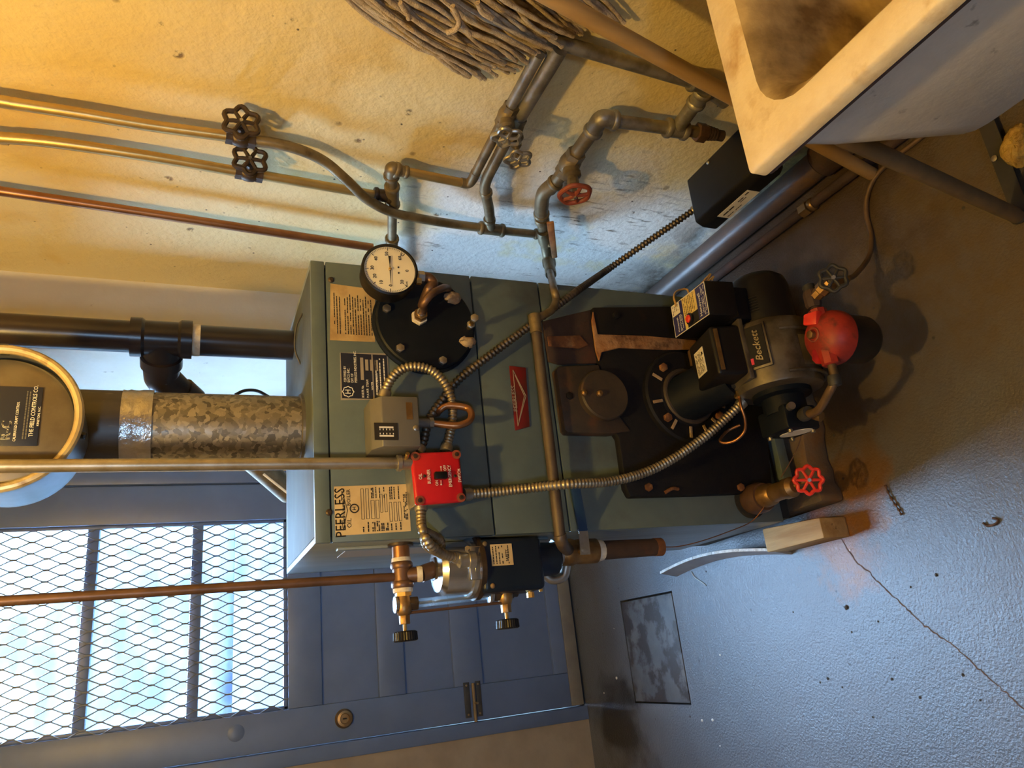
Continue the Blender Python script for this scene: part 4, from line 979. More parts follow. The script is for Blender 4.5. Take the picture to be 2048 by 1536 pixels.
for dx in (-0.016, ): MB().cyl((xg + dx, YC - 0.004, cz - 0.006), (xl + dx, YC - 0.004, zl + 0.006), 0.0028, seg=10).build('guard_rod', 'copper_dark', sg)
hexnut(MB(), (xl, YC, zl + 0.026), (0, 0, 1), 0.0165, 0.008).build('gland_ring', 'bright_steel', sg, bevel=0.001)

# low-water cutoff
lw = thing('low_water_cutoff', 'black and silver low-water cutoff hanging at the boiler left front corner', 'cutoff', (-0.04, 0.03, 0.66))
bx = -0.055; by = 0.04
ztop = at(868, 1140, Y=by).z
zj = at(945, 1130, Y=by).z; zbt = at(1068, 1120, Y=by).z; znk = at(1112, 1112, Y=by).z
MB().lathe((bx + 0.002, by + 0.006, ztop), (0, 0, -1), [(0.016, 0), (0.042, 0.006), (0.050, 0.016), (0.050, ztop - zj - 0.014), (0.056, ztop - zj - 0.012), (0.056, ztop - zj)], 40).build('bowl', 'bright_steel', lw)
MB().lathe((bx + 0.002, by + 0.006, zj + 0.001), (0, 0, -1), [(0.062, 0), (0.062, 0.010), (0.050, 0.013)], 40).build('flange_ring', 'dark_bronze', lw)
b = MB().span((bx - 0.052, by - 0.045, zbt), (bx + 0.048, by + 0.045, zj - 0.002)); b.build('body', 'black_enamel', lw, bevel=0.010, bseg=3)
MB().lathe((bx + 0.008, by, zbt + 0.02), (0, 0, -1), [(0.045, 0), (0.042, 0.018), (0.034, 0.030), (0.032, zbt - znk + 0.016), (0.026, zbt - znk + 0.022)], 32).build('neck', 'black_enamel', lw)
MB().box((bx + 0.004, by - 0.030, zj + 0.010), (0.062, 0.036, 0.026)).build('terminal_box', 'bright_steel', lw, bevel=0.002)
q = at(918, 1116, Y=-0.005)
MB().lathe(V((bx + 0.010, -0.004, zj + 0.012)), (0, 0, 1), [(0.0165, 0), (0.0165, 0.012), (0.014, 0.013), (0.014, 0.030)], 18).build('conduit_connector', 'steel', lw)
hexnut(MB(), (bx + 0.026, -0.012, zj + 0.026), (0.5, -1, 0.4), 0.005, 0.010).build('set_screw', 'steel', lw)
lab = MB().span((bx - 0.004, by - 0.0465, zj - 0.066), (bx + 0.036, by - 0.0452, zj - 0.022)).build('face_label', 'paper_tan', lw); lab['label'] = 'tan printed label'
a = V((bx - 0.004, by - 0.0466, zj - 0.066)); ln = []
text('SAFETY', 0.0075, a + V((0.018, -0.0003, 0.012)), XD, ZD, 'ink', lab, sx=0.9)
for i in range(6):
    if i == 4: continue
    ln += words(0.003, 0.037, 0.040 - i * 0.0062, 0.002, 0.002, 0.006, 0.0008)
bars(ln, a, XD, ZD, 'ink', lab, th=0.0003)
for dx, dz in ((-0.040, -0.020), (0.038, -0.012)): MB().ball((bx + dx, by - 0.045, zj + dz), 0.005, 1, 0.6, 1, 10, 6).build('rivet', 'leg_steel', lw)
b = MB().cyl((bx - 0.045, YC, zl), (-0.09, YC, zl), 0.016, seg=18); b.build('gauge_boss', 'black_enamel', lw)
MB().lathe((-0.0875, YC, zl), (1, 0, 0), [(0.0172, 0), (0.0185, 0.004), (0.0172, 0.010)], 18).build('thread_tape', 'white_tape', lw)
MB().span((-0.096, YC - 0.004, zl + 0.012), (-0.066, YC + 0.004, zl + 0.040)).build('blue_tag', 'blue_plastic', lw, bevel=0.003)
q = at(1058, 1165, Y=YC)
b = MB(); hexnut(b, (-0.085, YC, q.z), (-1, 0, 0), 0.009, 0.010); b.cyl((-0.09, YC, q.z), (-0.112, YC, q.z), 0.005, seg=12); hexnut(b, (-0.108, YC, q.z), (-1, 0, 0), 0.0075, 0.010); b.build('test_cock', 'brass', lw)
MB().cyl((-0.088, YC, q.z - 0.024), (-0.108, YC, q.z - 0.024), 0.004, seg=10).build('brass_pin', 'brass', lw)
MB().cyl((-0.03, by, q.z), (-0.09, YC, q.z), 0.010, seg=14).build('cock_boss', 'black_enamel', lw); MB().cyl((-0.03, by, q.z - 0.024), (-0.09, YC, q.z - 0.024), 0.008, seg=14).build('cock_boss', 'black_enamel', lw)

# blow-down valve and drop pipe
bvx = -0.036
z0_, z1_ = at(1116, 1105, Y=by).z, at(1190, 1100, Y=by).z
bv = thing('ball_valve', 'brass ball valve with blue lever below the low-water cutoff', 'valve', (bvx, by, z1_))
MB().lathe((bvx, by, z0_ + 0.012), (0, 0, -1), [(0.028, 0), (0.028, 0.014), (0.024, 0.016)], 8).build('hex_end', 'steel', bv)
b = MB().lathe((bvx, by, z0_ - 0.002), (0, 0, -1), [(0.022, 0), (0.027, 0.008), (0.028, 0.026), (0.024, 0.036), (0.0255, 0.044), (0.0255, z0_ - z1_ - 0.002)], 24); b.build('body', 'old_brass', bv)
zlv = at(1166, 1102, Y=by - 0.035).z
MB().cyl((bvx, by - 0.02, zlv), (bvx, by - 0.040, zlv), 0.009, seg=14).build('stem', 'old_brass', bv)
hexnut(MB(), (bvx, by - 0.038, zlv), (0, -1, 0), 0.010, 0.007).build('lever_nut', 'steel', bv, bevel=0.001)
l1 = at(1166, 1072, Y=-0.012); l2 = at(1158, 1025, Y=-0.05); l3 = at(1150, 976, Y=-0.055)
lv = MB().prism([V((bvx - 0.012, by - 0.041, zlv - 0.011)), V((bvx - 0.012, by - 0.041, zlv + 0.011)), V((bvx + 0.042, by - 0.046, zlv + 0.010)), V((bvx + 0.042, by - 0.046, zlv - 0.010))], (0, -0.003, 0)).build('lever', 'steel', bv)
l1 = V((bvx + 0.034, by - 0.046, zlv)); pth = [l1.lerp(l3, i / 6) for i in range(7)]; b = MB(); vs = []; fs = []
for i, p in enumerate(pth):
    for dy, dz in ((-0.004, -0.0105), (-0.004, 0.0105), (0.004, 0.0105), (0.004, -0.0105)): vs.append(p + V((0, dy, dz)))
for i in range(len(pth) - 1):
    for k in range(4): fs.append((i * 4 + k, i * 4 + (k + 1) % 4, i * 4 + 4 + (k + 1) % 4, i * 4 + 4 + k))
fs += [(0, 1, 2, 3), tuple(len(vs) - 4 + k for k in range(4))]
gp2 = b.add(vs, fs).build('grip', 'blue_grip', bv, bevel=0.002); gp2['label'] = 'blue lever grip'
z2_ = at(1322, 1094, Y=by).z
dp = thing('drain_drop_pipe', 'brown rusty drop pipe under the blue-levered valve', 'pipe', (bvx, by, z2_))
MB().lathe((bvx, by, z1_ + 0.004), (0, 0, -1), [(0.020, 0), (0.0185, z1_ - z2_ - 0.02), (0.0185, z1_ - z2_), (0.014, z1_ - z2_), (0.014, z1_ - z2_ - 0.03)], 24).build('pipe', 'dark_rust', dp)
b = MB().lathe((bvx, by, z1_ + 0.006), (0, 0, -1), [(0.0215, 0), (0.023, 0.006), (0.0225, 0.016), (0.021, 0.022)], 14); b.build('thread_tape', 'white_tape', dp)
MB().lathe((bvx, by, z2_ + 0.018), (0, 0, -1), [(0.0193, 0), (0.0193, 0.018)], 24).build('rusty_end', 'rust', dp)
# side tubing on the cutoff's back
MB().tube(crom([(-0.07, 0.06, z0_ + 0.03), (-0.085, 0.06, z0_ + 0.012), (-0.082, 0.055, z0_ - 0.012), (-0.06, 0.05, z0_ - 0.02)], 6), 0.010, 12).build('side_elbow', 'steel', bv)
# ------------------------------------------------------------------ pipes on the right wall
XW = 0.795
def wp(x, y, X=XW): return at(x, y, X=X)
def straight(pa, pb, r, mat, parent, name='pipe', seg=18): return MB().cyl(pa, pb, r, seg=seg).build(name, mat, parent)
def fitting(pts, r, mat, parent, name, ends=True):
    """curved or straight fitting body with rolled collars at its ends"""
    P = crom(pts, 8) if len(pts) > 2 else [V(p) for p in pts]
    b = MB().tube(P, r, 18)
    if ends:
        collar(b, P[0], P[1] - P[0], r * 1.16, r * 0.7); collar(b, P[-1], P[-1] - P[-2], r * 1.16, r * 0.7)
    return b.build(name, mat, parent, ang=50)

def gate_valve(label, c, axis, wheel, r, mat, wheel_mat, R, spokes=5, wob=0.12, body_mat=None, group=None):
    """valve body on a pipe axis with bonnet, stem and handwheel along up"""
    c, axis = V(c), V(axis).normalized()
    up = V(wheel) - c; stem = up.length; up.normalize()
    t = thing('gate_valve', label, 'valve', c, group)
    bm_ = body_mat or mat
    b = MB(); hexnut(b, c - axis * r * 2.4, axis, r * 1.35, r * 1.2); hexnut(b, c + axis * r * 1.2, axis, r * 1.35, r * 1.2)
    b.lathe(c - axis * r * 1.6, axis, [(r * 1.05, 0), (r * 1.45, r * 0.8), (r * 1.55, r * 1.6), (r * 1.45, r * 2.4), (r * 1.05, r * 3.2)], 18)
    b.build('body', bm_, t, ang=40)
    b = MB().lathe(c, up, [(r * 1.2, 0), (r * 1.15, r * 1.6), (r * 1.3, r * 1.7), (r * 1.3, r * 2.2), (r * 0.8, r * 2.5), (r * 0.75, r * 3.0)], 16); b.build('bonnet', bm_, t)
    hexnut(MB(), c + up * r * 2.9, up, r * 0.85, r * 0.8).build('packing_nut', bm_, t, bevel=0.0006)
    MB().cyl(c + up * r * 3.2, c + up * stem, r * 0.36, seg=10).build('stem', bm_, t)
    handwheel('handwheel', c + up * stem, up, R, R * 0.17, wheel_mat, t, spokes, wob, spokes)
    return t

# bronze-painted pipe (nearer the corner of the picture) with its valve and S-bend
pa = thing('wall_pipe', 'upper bronze-painted wall pipe with an S-bend crossing its neighbour', 'pipe', wp(480, 272))
MB().tube(crom([V((XW, -0.04, 2.45)), at(-60, 193, X=XW), wp(0, 203), wp(150, 226), wp(300, 251), wp(460, 273)], 6), 0.0112, 16).build('pipe', 'bronze_paint', pa, ang=60)
MB().tube(crom([wp(500, 281), wp(545, 286), wp(600, 300), wp(650, 324), wp(695, 362, 0.775), wp(735, 399, 0.765), wp(785, 425, 0.77), wp(850, 439, 0.78), wp(920, 450), wp(985, 458)], 8), 0.0112, 16).build('bent_pipe', 'dull_pipe', pa, ang=60)
pb = thing('wall_pipe', 'lower bronze-painted wall pipe running straight into the iron tee', 'pipe', wp(500, 345))
MB().tube(crom([V((XW, 0.075, 2.45)), at(-60, 269, X=XW), wp(0, 275), wp(110, 285), wp(300, 313), wp(475, 343)], 6), 0.0112, 16).build('pipe', 'bronze_paint', pb, ang=60)
straight(wp(515, 349), wp(757, 391), 0.0105, 'bronze_paint', pb)
fitting([wp(752, 389), wp(778, 393)], 0.0145, 'dark_bronze', pb, 'socket')
gate_valve('dark bronze gate valve on the upper wall pipe', wp(481, 277), wp(500, 281) - wp(460, 273), wp(481, 277) + V((-0.006, -0.056, 0.002)), 0.0115, 'dark_bronze', 'dark_bronze', 0.030, 6, 0.14, group='wall pipe valves')
gate_valve('dark bronze gate valve on the lower wall pipe', wp(498, 347), wp(515, 350) - wp(475, 343), wp(498, 347) + V((-0.006, -0.056, 0.002)), 0.0115, 'dark_bronze', 'dark_bronze', 0.030, 6, 0.14, group='wall pipe valves')
# third copper pipe
pc3 = thing('copper_wall_pipe', 'long copper pipe running down the wall to behind the gauge', 'pipe', at(740, 494, X=0.80))
MB().tube([at(-60, 372, X=0.80) + V((0, -0.04, 2.45 - at(-60, 372, X=0.80).z)), at(0, 382, X=0.80), at(300, 427, X=0.80), at(745, 495, X=0.80)], 0.0105, 16).build('pipe', 'copper', pc3, ang=60)
# iron header going back behind the gauge
ph = thing('iron_header', 'dark iron tee header running along the wall behind the gauge', 'pipe', wp(785, 400))
fitting([wp(792, 340), wp(784, 338), wp(783, 352)], 0.0155, 'dull_pipe', ph, 'elbow')
straight(wp(783, 350), wp(784, 380), 0.0115, 'dull_pipe', ph)
fitting([wp(784, 374), wp(785, 408)], 0.0155, 'dull_pipe', ph, 'tee')
straight(wp(785, 405), wp(784, 482), 0.0115, 'dull_pipe', ph)
fitting([wp(784, 478), wp(784, 495), wp(786, 510)], 0.0155, 'dull_pipe', ph, 'elbow')
straight(wp(785, 500), at(800, 560, X=0.80), 0.0115, 'dull_pipe', ph)
# diagonal run A: header elbow -> down -> sideways to valve one -> toward the sink
ra = thing('diagonal_pipe', 'bronze pipe stepping down and slanting to the first silver-wheeled valve', 'pipe', wp(940, 368))
straight(wp(796, 340), wp(925, 366), 0.0105, 'bronze_paint', ra)
fitting([wp(798, 341), wp(812, 344)], 0.0125, 'dull_pipe', ra, 'socket')
MB().tube(crom([wp(922, 365), wp(935, 367), wp(944, 360), wp(952, 344)], 7), 0.0115, 16).build('elbow', 'dull_pipe', ra, ang=60)
straight(wp(950, 348), wp(1010, 232), 0.0105, 'dull_pipe', ra)
straight(wp(1020, 214), wp(1078, 108), 0.0115, 'galvanised', ra)
rb = thing('diagonal_pipe', 'wider galvanised pipe slanting from the branch tee to the second silver-wheeled valve', 'pipe', wp(975, 420))
MB().tube(crom([wp(981, 456), wp(978, 420), wp(972, 390), wp(970, 372), wp(976, 352), wp(990, 325)], 8), 0.0125, 16).build('bend', 'dull_pipe', rb, ang=60)
for cp_, cd_ in ((wp(979, 440), wp(979, 440) - wp(976, 410)), (wp(972, 385), wp(971, 375) - wp(972, 390))):
    b = MB(); collar(b, cp_, cd_, 0.0155, 0.014); b.build('collar', 'dull_pipe', rb)
straight(wp(985, 334), wp(1028, 252), 0.0125, 'dull_pipe', rb)
straight(wp(1030, 248), wp(1120, 98), 0.0150, 'galvanised', rb)
gate_valve('gate valve with silver-painted wheel on the thinner slanting pipe', wp(1014, 230), wp(1020, 214) - wp(1010, 232), wp(1014, 230) + V((-0.052, 0.004, 0.004)), 0.0125, 'dull_pipe', 'steel', 0.026, 5, 0.16, 'dull_pipe', 'silver-wheeled valves')
gate_valve('gate valve with silver-painted wheel on the wider slanting pipe', wp(1028, 254), wp(1034, 241) - wp(1028, 252), wp(1028, 254) + V((-0.080, 0, 0)), 0.0130, 'dull_pipe', 'steel', 0.024, 5, 0.16, 'dull_pipe', 'silver-wheeled valves')
# long pipe slanting behind the mop handle
rc = thing('slanting_pipe', 'grey galvanised pipe slanting behind the mop handle', 'pipe', wp(1400, 165, 0.80))
straight(wp(1040, 62, 0.81), wp(1398, 167, 0.80), 0.0135, 'galvanised', rc)
fitting([wp(1385, 164, 0.80), wp(1404, 170, 0.80), wp(1412, 186, 0.80)], 0.0165, 'galvanised', rc, 'elbow')
straight(wp(1410, 176, 0.80), wp(1450, 205, 0.80), 0.0135, 'galvanised', rc)
# horizontal branch tee and feed to the boiler
br = thing('branch_pipe', 'dull bronze pipe with tee joining the bent pipe to the feed valve', 'pipe', wp(985, 458))
fitting([wp(962, 456), wp(1004, 461)], 0.0150, 'dull_pipe', br, 'tee')
straight(wp(1000, 461), wp(1078, 469), 0.0105, 'dull_pipe', br)
fitting([wp(1072, 468), wp(1084, 469)], 0.0125, 'dull_pipe', br, 'socket')
fd = thing('feed_pipe', 'crooked galvanised feed pipe with elbows, tee and union beside the black box', 'pipe', wp(1200, 245))
straight(wp(1350, 258), wp(1230, 242), 0.0140, 'galvanised', fd)
fitting([wp(1228, 241), wp(1203, 238), wp(1186, 262)], 0.0185, 'galvanised', fd, 'elbow')
straight(wp(1190, 255), wp(1152, 308), 0.0160, 'dull_pipe', fd)
straight(wp(1142, 322), wp(1100, 380), 0.0150, 'dull_pipe', fd)
fitting([wp(1110, 366), wp(1088, 386), wp(1083, 412), wp(1083, 428)], 0.0175, 'dull_pipe', fd, 'elbow')
fitting([wp(1336, 256), wp(1368, 261)], 0.0185, 'galvanised', fd, 'tee')
straight(wp(1355, 256), wp(1402, 190), 0.0155, 'galvanised', fd, 'branch')
fitting([wp(1392, 206), wp(1405, 186)], 0.0175, 'galvanised', fd, 'socket')
straight(wp(1366, 260), wp(1402, 265), 0.0130, 'dull_pipe', fd)
b = MB(); d = wp(1420, 268) - wp(1390, 263); hexnut(b, wp(1393, 264), d, 0.021, 0.022); b.build('union', 'copper_dark', fd, bevel=0.001)
b = MB(); 
for i in range(4): collar(b, wp(1412 + i * 6, 266 + i), d, 0.0165 - 0.001 * i, 0.008)
b.cyl(wp(1402, 265), wp(1445, 272), 0.012, seg=16); b.build('hose_tail', 'dark_rust', fd)
gate_valve('galvanised gate valve with dull red wheel on the feed pipe', wp(1140, 326), wp(1163, 292) - wp(1140, 326), wp(1140, 326) + V((-0.082, 0, 0)), 0.0160, 'dull_pipe', 'old_red_wheel', 0.033, 5, 0.04, 'dull_pipe')
# down-leg with lever valve, then across the boiler's front
fb = thing('feed_crossover', 'dull pipe coming off the wall and crossing the boiler front below the badge', 'pipe', at(1075, 640, Y=-0.05))
yv = -0.05
cr1 = at(1108, 606, Y=yv)
P = [wp(1083, 424), wp(1088, 470), wp(1096, 515, 0.77), wp(1102, 550, 0.70)]
MB().tube(crom(P, 8), 0.0145, 16).build('drop', 'dull_pipe', fb, ang=60)
for cp_, cd_, cr_, cw_ in ((wp(1084, 440), P[1] - P[0], 0.019, 0.02), (wp(1087, 466), P[1] - P[0], 0.019, 0.02), (wp(1098, 525, 0.76), P[3] - P[2], 0.0185, 0.03)):
    b = MB(); collar(b, cp_, cd_, cr_, cw_); b.build('coupling', 'dull_pipe', fb)
zf = 0.7205
xE = at(1076, 641, Y=yv).x
MB().tube(crom([wp(1100, 543, 0.715), at(1107, 575, Y=-0.02), at(1112, 600, Y=-0.035), at(1104, 619, Y=-0.045), at(1088, 630, Y=-0.048), V((xE + 0.004, yv, zf - 0.004))], 8), 0.0088, 14).build('bend', 'dull_pipe', fb, ang=60)
MB().tube([V((xE + 0.012, yv, zf)), V((xE, yv, zf)), V((xE - 0.03, yv, zf))], [0.0135, 0.0135, 0.0125], 16).build('elbow', 'dull_pipe', fb)
MB().cyl((xE, yv, zf), (-0.015, yv + 0.01, zf), 0.0110, seg=16).build('crossbar', 'cross_pipe', fb)
MB().tube(crom([(-0.012, yv + 0.01, zf), (-0.024, yv + 0.015, zf - 0.004), (-0.03, yv + 0.04, zf - 0.02), (-0.034, by - 0.018, zf - 0.045)], 6), 0.0125, 16).build('end_bend', 'cross_pipe', fb)
ll = thing('lever_valve', 'small ball valve with flaking orange lever on the wall drop pipe', 'valve', wp(1092, 490, 0.775))
MB().lathe(wp(1087, 462, 0.79), wp(1096, 512, 0.77) - wp(1087, 462, 0.79), [(0.017, 0), (0.019, 0.012), (0.019, 0.035), (0.016, 0.05)], 14).build('body', 'dull_pipe', ll)
a_, c_ = wp(1100, 442, 0.765), wp(1109, 512, 0.755)
d = (c_ - a_).normalized(); n_ = V((-1, 0, 0)); s_ = d.cross(n_).normalized()
MB().prism([a_ - s_ * 0.009, c_ - s_ * 0.007, c_ + s_ * 0.007, a_ + s_ * 0.009], (-0.007, 0, 0)).build('lever', 'orange_grip', ll, bevel=0.002)
MB().cyl(wp(1092, 490, 0.78), wp(1103, 490, 0.762), 0.006, seg=10).build('stem', 'old_brass', ll)

# ------------------------------------------------------------------ black wall box
p0 = at(1372, 360, X=XR)
y1b, zt_ = p0.y, p0.z
bx_ = thing('wall_box', 'black metal control box with white label low on the right wall', 'control box', (0.775, -0.2, 0.19))
X0b = 0.712; y0b = y1b - 0.235
poly = [(XR - 0.001, zt_), (X0b + 0.004, zt_ + 0.002), (X0b - 0.008, zt_ - 0.018), (X0b - 0.008, zt_ - 0.058), (X0b + 0.012, zt_ - 0.072), (XR - 0.001, zt_ - 0.072)]
MB().prism([(x, y0b, z) for x, z in poly], (0, y1b - y0b, 0)).build('case', 'black_plastic', bx_, bevel=0.006, bseg=3)
lab = MB().prism([(X0b - 0.0085, y1b - 0.055, zt_ - 0.021), (X0b - 0.0085, y1b - 0.055, zt_ - 0.056), (X0b - 0.0085, y1b - 0.165, zt_ - 0.056), (X0b - 0.0085, y1b - 0.165, zt_ - 0.021)], (-0.0008, 0, 0)).build('case_label', 'paper_white', bx_); lab['label'] = 'white printed label'
bars(words(0.008, 0.05, -0.012, 0.004, 0.006, 0.02, 0.002) + words(0.006, 0.06, -0.026, 0.002, 0.003, 0.008, 0.001) + words(0.065, 0.085, -0.010, 0.003, 0.003, 0.008, 0.001) + words(0.065, 0.09, -0.016, 0.002, 0.003, 0.008, 0.001) + words(0.092, 0.106, -0.008, 0.004, 0.003, 0.004, 0.001), (X0b - 0.0094, y1b - 0.055, zt_ - 0.021), (0, -1, 0), (0, 0, 1), 'ink', lab, th=0.0003)
q = at(1411, 319, X=XR - 0.004)
MB().ball((XR - 0.012, q.y, zt_ + 0.001), 0.005, 1, 1, 0.7, 10, 6).build('screw', 'steel', bx_)

# ------------------------------------------------------------------ pipes along the foot of the wall
fp_ = thing('floor_pipe', 'thick brownish pipe lying along the foot of the right wall', 'pipe', (0.795, 0, 0))
MB().cyl((0.795, 1.2, 0.036), (0.795, -1.1, 0.036), 0.034, seg=24).build('pipe', 'floor_pipe', fp_)
for y_ in (-0.31,): MB().lathe((0.795, y_ - 0.03, 0.036), (0, 1, 0), [(0.036, 0), (0.042, 0.005), (0.042, 0.05), (0.036, 0.056)], 24).build('coupling', 'dark_rust', fp_)
f2 = thing('thin_floor_pipe', 'thin dark pipe with brass union on the floor beside the thick pipe', 'pipe', (0.725, -0.3, 0))
MB().cyl((0.73, 0.28, 0.016), (0.722, -0.95, 0.016), 0.0125, seg=16).build('pipe', 'dark_rust', f2)
c_ = at(1597, 372, Z=0.02); c_.x = 0.725
b = MB(); hexnut(b, (0.725, c_.y - 0.012, 0.0175), (0, 1, 0), 0.0175, 0.024); collar(b, (0.725, c_.y - 0.022, 0.017), (0, 1, 0), 0.0165, 0.012); b.build('union', 'old_brass', f2)
tb = thing('oil_tube', 'thin copper oil tube curving over the floor from the filter valve under the sink', 'tube', at(1700, 556, Z=0.04))
MB().tube(crom([at(1694, 558, Y=-0.352), at(1712, 548, Z=0.10), at(1738, 512, Z=0.03), at(1742, 470, Z=0.007), at(1733, 430, Z=0.006), at(1735, 390, Z=0.006), at(1752, 352, Z=0.006), at(1790, 315, Z=0.006), at(1850, 268, Z=0.006), at(1900, 220, Z=0.006)], 10), 0.0056, 12).build('tube', 'tube_brown', tb, ang=60)

# ------------------------------------------------------------------ laundry tub
RZ = 0.82
TX0, TX1, TY1, TY0 = 0.256, XR - 0.004, -0.808, -1.62
tub = thing('laundry_tub', 'stained ivory laundry tub with grey outer side against the right wall', 'sink', (0.5, -1.2, 0))
def rrect(x0, x1, y0, y1, r, z, n=7):
    out = []
    for cx, cy, a0 in ((x1 - r, y1 - r, 0), (x0 + r, y1 - r, 90), (x0 + r, y0 + r, 180), (x1 - r, y0 + r, 270)):
        for k in range(n):
            a = math.radians(a0 + 90 * k / (n - 1)); out.append(V((cx + r * math.cos(a), cy + r * math.sin(a), z)))
    return out
def loft(loops, cap0=False, cap1=False):
    b = MB(); n = len(loops[0]); vs = [p for l in loops for p in l]; fs = []
    for i in range(len(loops) - 1):
        for k in range(n): q = (k + 1) % n; fs.append((i * n + k, i * n + q, (i + 1) * n + q, (i + 1) * n + k))
    if cap0: fs.append(tuple(range(n)))
    if cap1: fs.append(tuple((len(loops) - 1) * n + k for k in range(n)))
    return b.add(vs, fs)
w = 0.044
loops = [rrect(TX0, TX1, TY0, TY1, 0.010, RZ - 0.020), rrect(TX0, TX1, TY0, TY1, 0.010, RZ - 0.004), rrect(TX0 + 0.004, TX1 - 0.004, TY0 + 0.004, TY1 - 0.004, 0.010, RZ),
         rrect(TX0 + w - 0.012, TX1 - w + 0.012, TY0 + w - 0.012, TY1 - w + 0.012, 0.05, RZ), rrect(TX0 + w - 0.002, TX1 - w + 0.002, TY0 + w - 0.002, TY1 - w + 0.002, 0.055, RZ - 0.003),
         rrect(TX0 + w + 0.008, TX1 - w - 0.008, TY0 + w + 0.008, TY1 - w - 0.008, 0.058, RZ - 0.013), rrect(TX0 + w + 0.014, TX1 - w - 0.014, TY0 + w + 0.014, TY1 - w - 0.014, 0.06, RZ - 0.035), rrect(TX0 + w + 0.020, TX1 - w - 0.020, TY0 + w + 0.020, TY1 - w - 0.020, 0.062, RZ - 0.07), rrect(TX0 + 0.09, TX1 - 0.09, TY0 + 0.08, TY1 - 0.085, 0.07, RZ - 0.235), rrect(TX0 + 0.13, TX1 - 0.13, TY0 + 0.12, TY1 - 0.125, 0.06, RZ - 0.265)]
bs_ = loft(loops[:5]).build('rim', 'ivory_tub', tub, ang=50)
loft(loops[4:], False, True).build('basin', 'tub_grime_shade', tub, ang=50)
loft([rrect(TX0 + 0.022, TX1 - 0.01, TY0 + 0.02, TY1 - 0.020, 0.02, RZ - 0.016), rrect(TX0 + 0.028, TX1 - 0.012, TY0 + 0.025, TY1 - 0.026, 0.03, RZ - 0.10), rrect(TX0 + 0.042, TX1 - 0.03, TY0 + 0.06, TY1 - 0.050, 0.06, RZ - 0.268), rrect(TX0 + 0.052, TX1 - 0.034, TY0 + 0.07, TY1 - 0.058, 0.06, RZ - 0.285), rrect(TX0 + 0.085, TX1 - 0.05, TY0 + 0.09, TY1 - 0.085, 0.06, RZ - 0.305)], False, True).build('outer_shell', 'tub_side', tub, ang=60)
loft([rrect(TX0 + 0.001, TX1 - 0.001, TY0 + 0.001, TY1 - 0.001, 0.010, RZ - 0.0195), rrect(TX0 + 0.002, TX1 - 0.002, TY0 + 0.002, TY1 - 0.002, 0.010, RZ - 0.027), rrect(TX0 + 0.024, TX1 - 0.012, TY0 + 0.022, TY1 - 0.022, 0.02, RZ - 0.027)], False, False).build('edge_strip', 'tub_edge', tub)
foot = at(2034, 432, Z=0.012); top = at(1652, 258, Z=0.60)
dleg = (top - foot)
lg = MB().tube([foot, foot + dleg * 1.03], [0.0135, 0.0135], 18).build('leg', 'leg_steel', tub)
MB().ball(foot + V((0, 0, -0.002)), 0.0155, 1, 1, 0.6, 14, 8).build('foot_cap', 'dark_bar', lg)
f2_ = V((foot.x + 0.32, foot.y - 0.02, 0.012))
MB().cyl(f2_, f2_ + V((0.04, dleg.y, dleg.z)), 0.0135, seg=18).build('leg', 'leg_steel', tub)
for (xx) in (foot.x, f2_.x): MB().cyl((xx, TY0 + 0.1, 0), (xx - 0.05, TY0 + 0.14, 0.6), 0.0135, seg=18).build('leg', 'leg_steel', tub)
cb = MB().box((foot + f2_) / 2 + V((0, -0.002, 0.006)), ((f2_ - foot).length, 0.030, 0.004)).build('cross_bar', 'dark_bar', tub)
MB().lathe(at(1989, 317, Z=0.022), (0, 0, 1), [(0.006, 0), (0.006, 0.002), (0.003, 0.003)], 12).build('rivet', 'steel', cb)

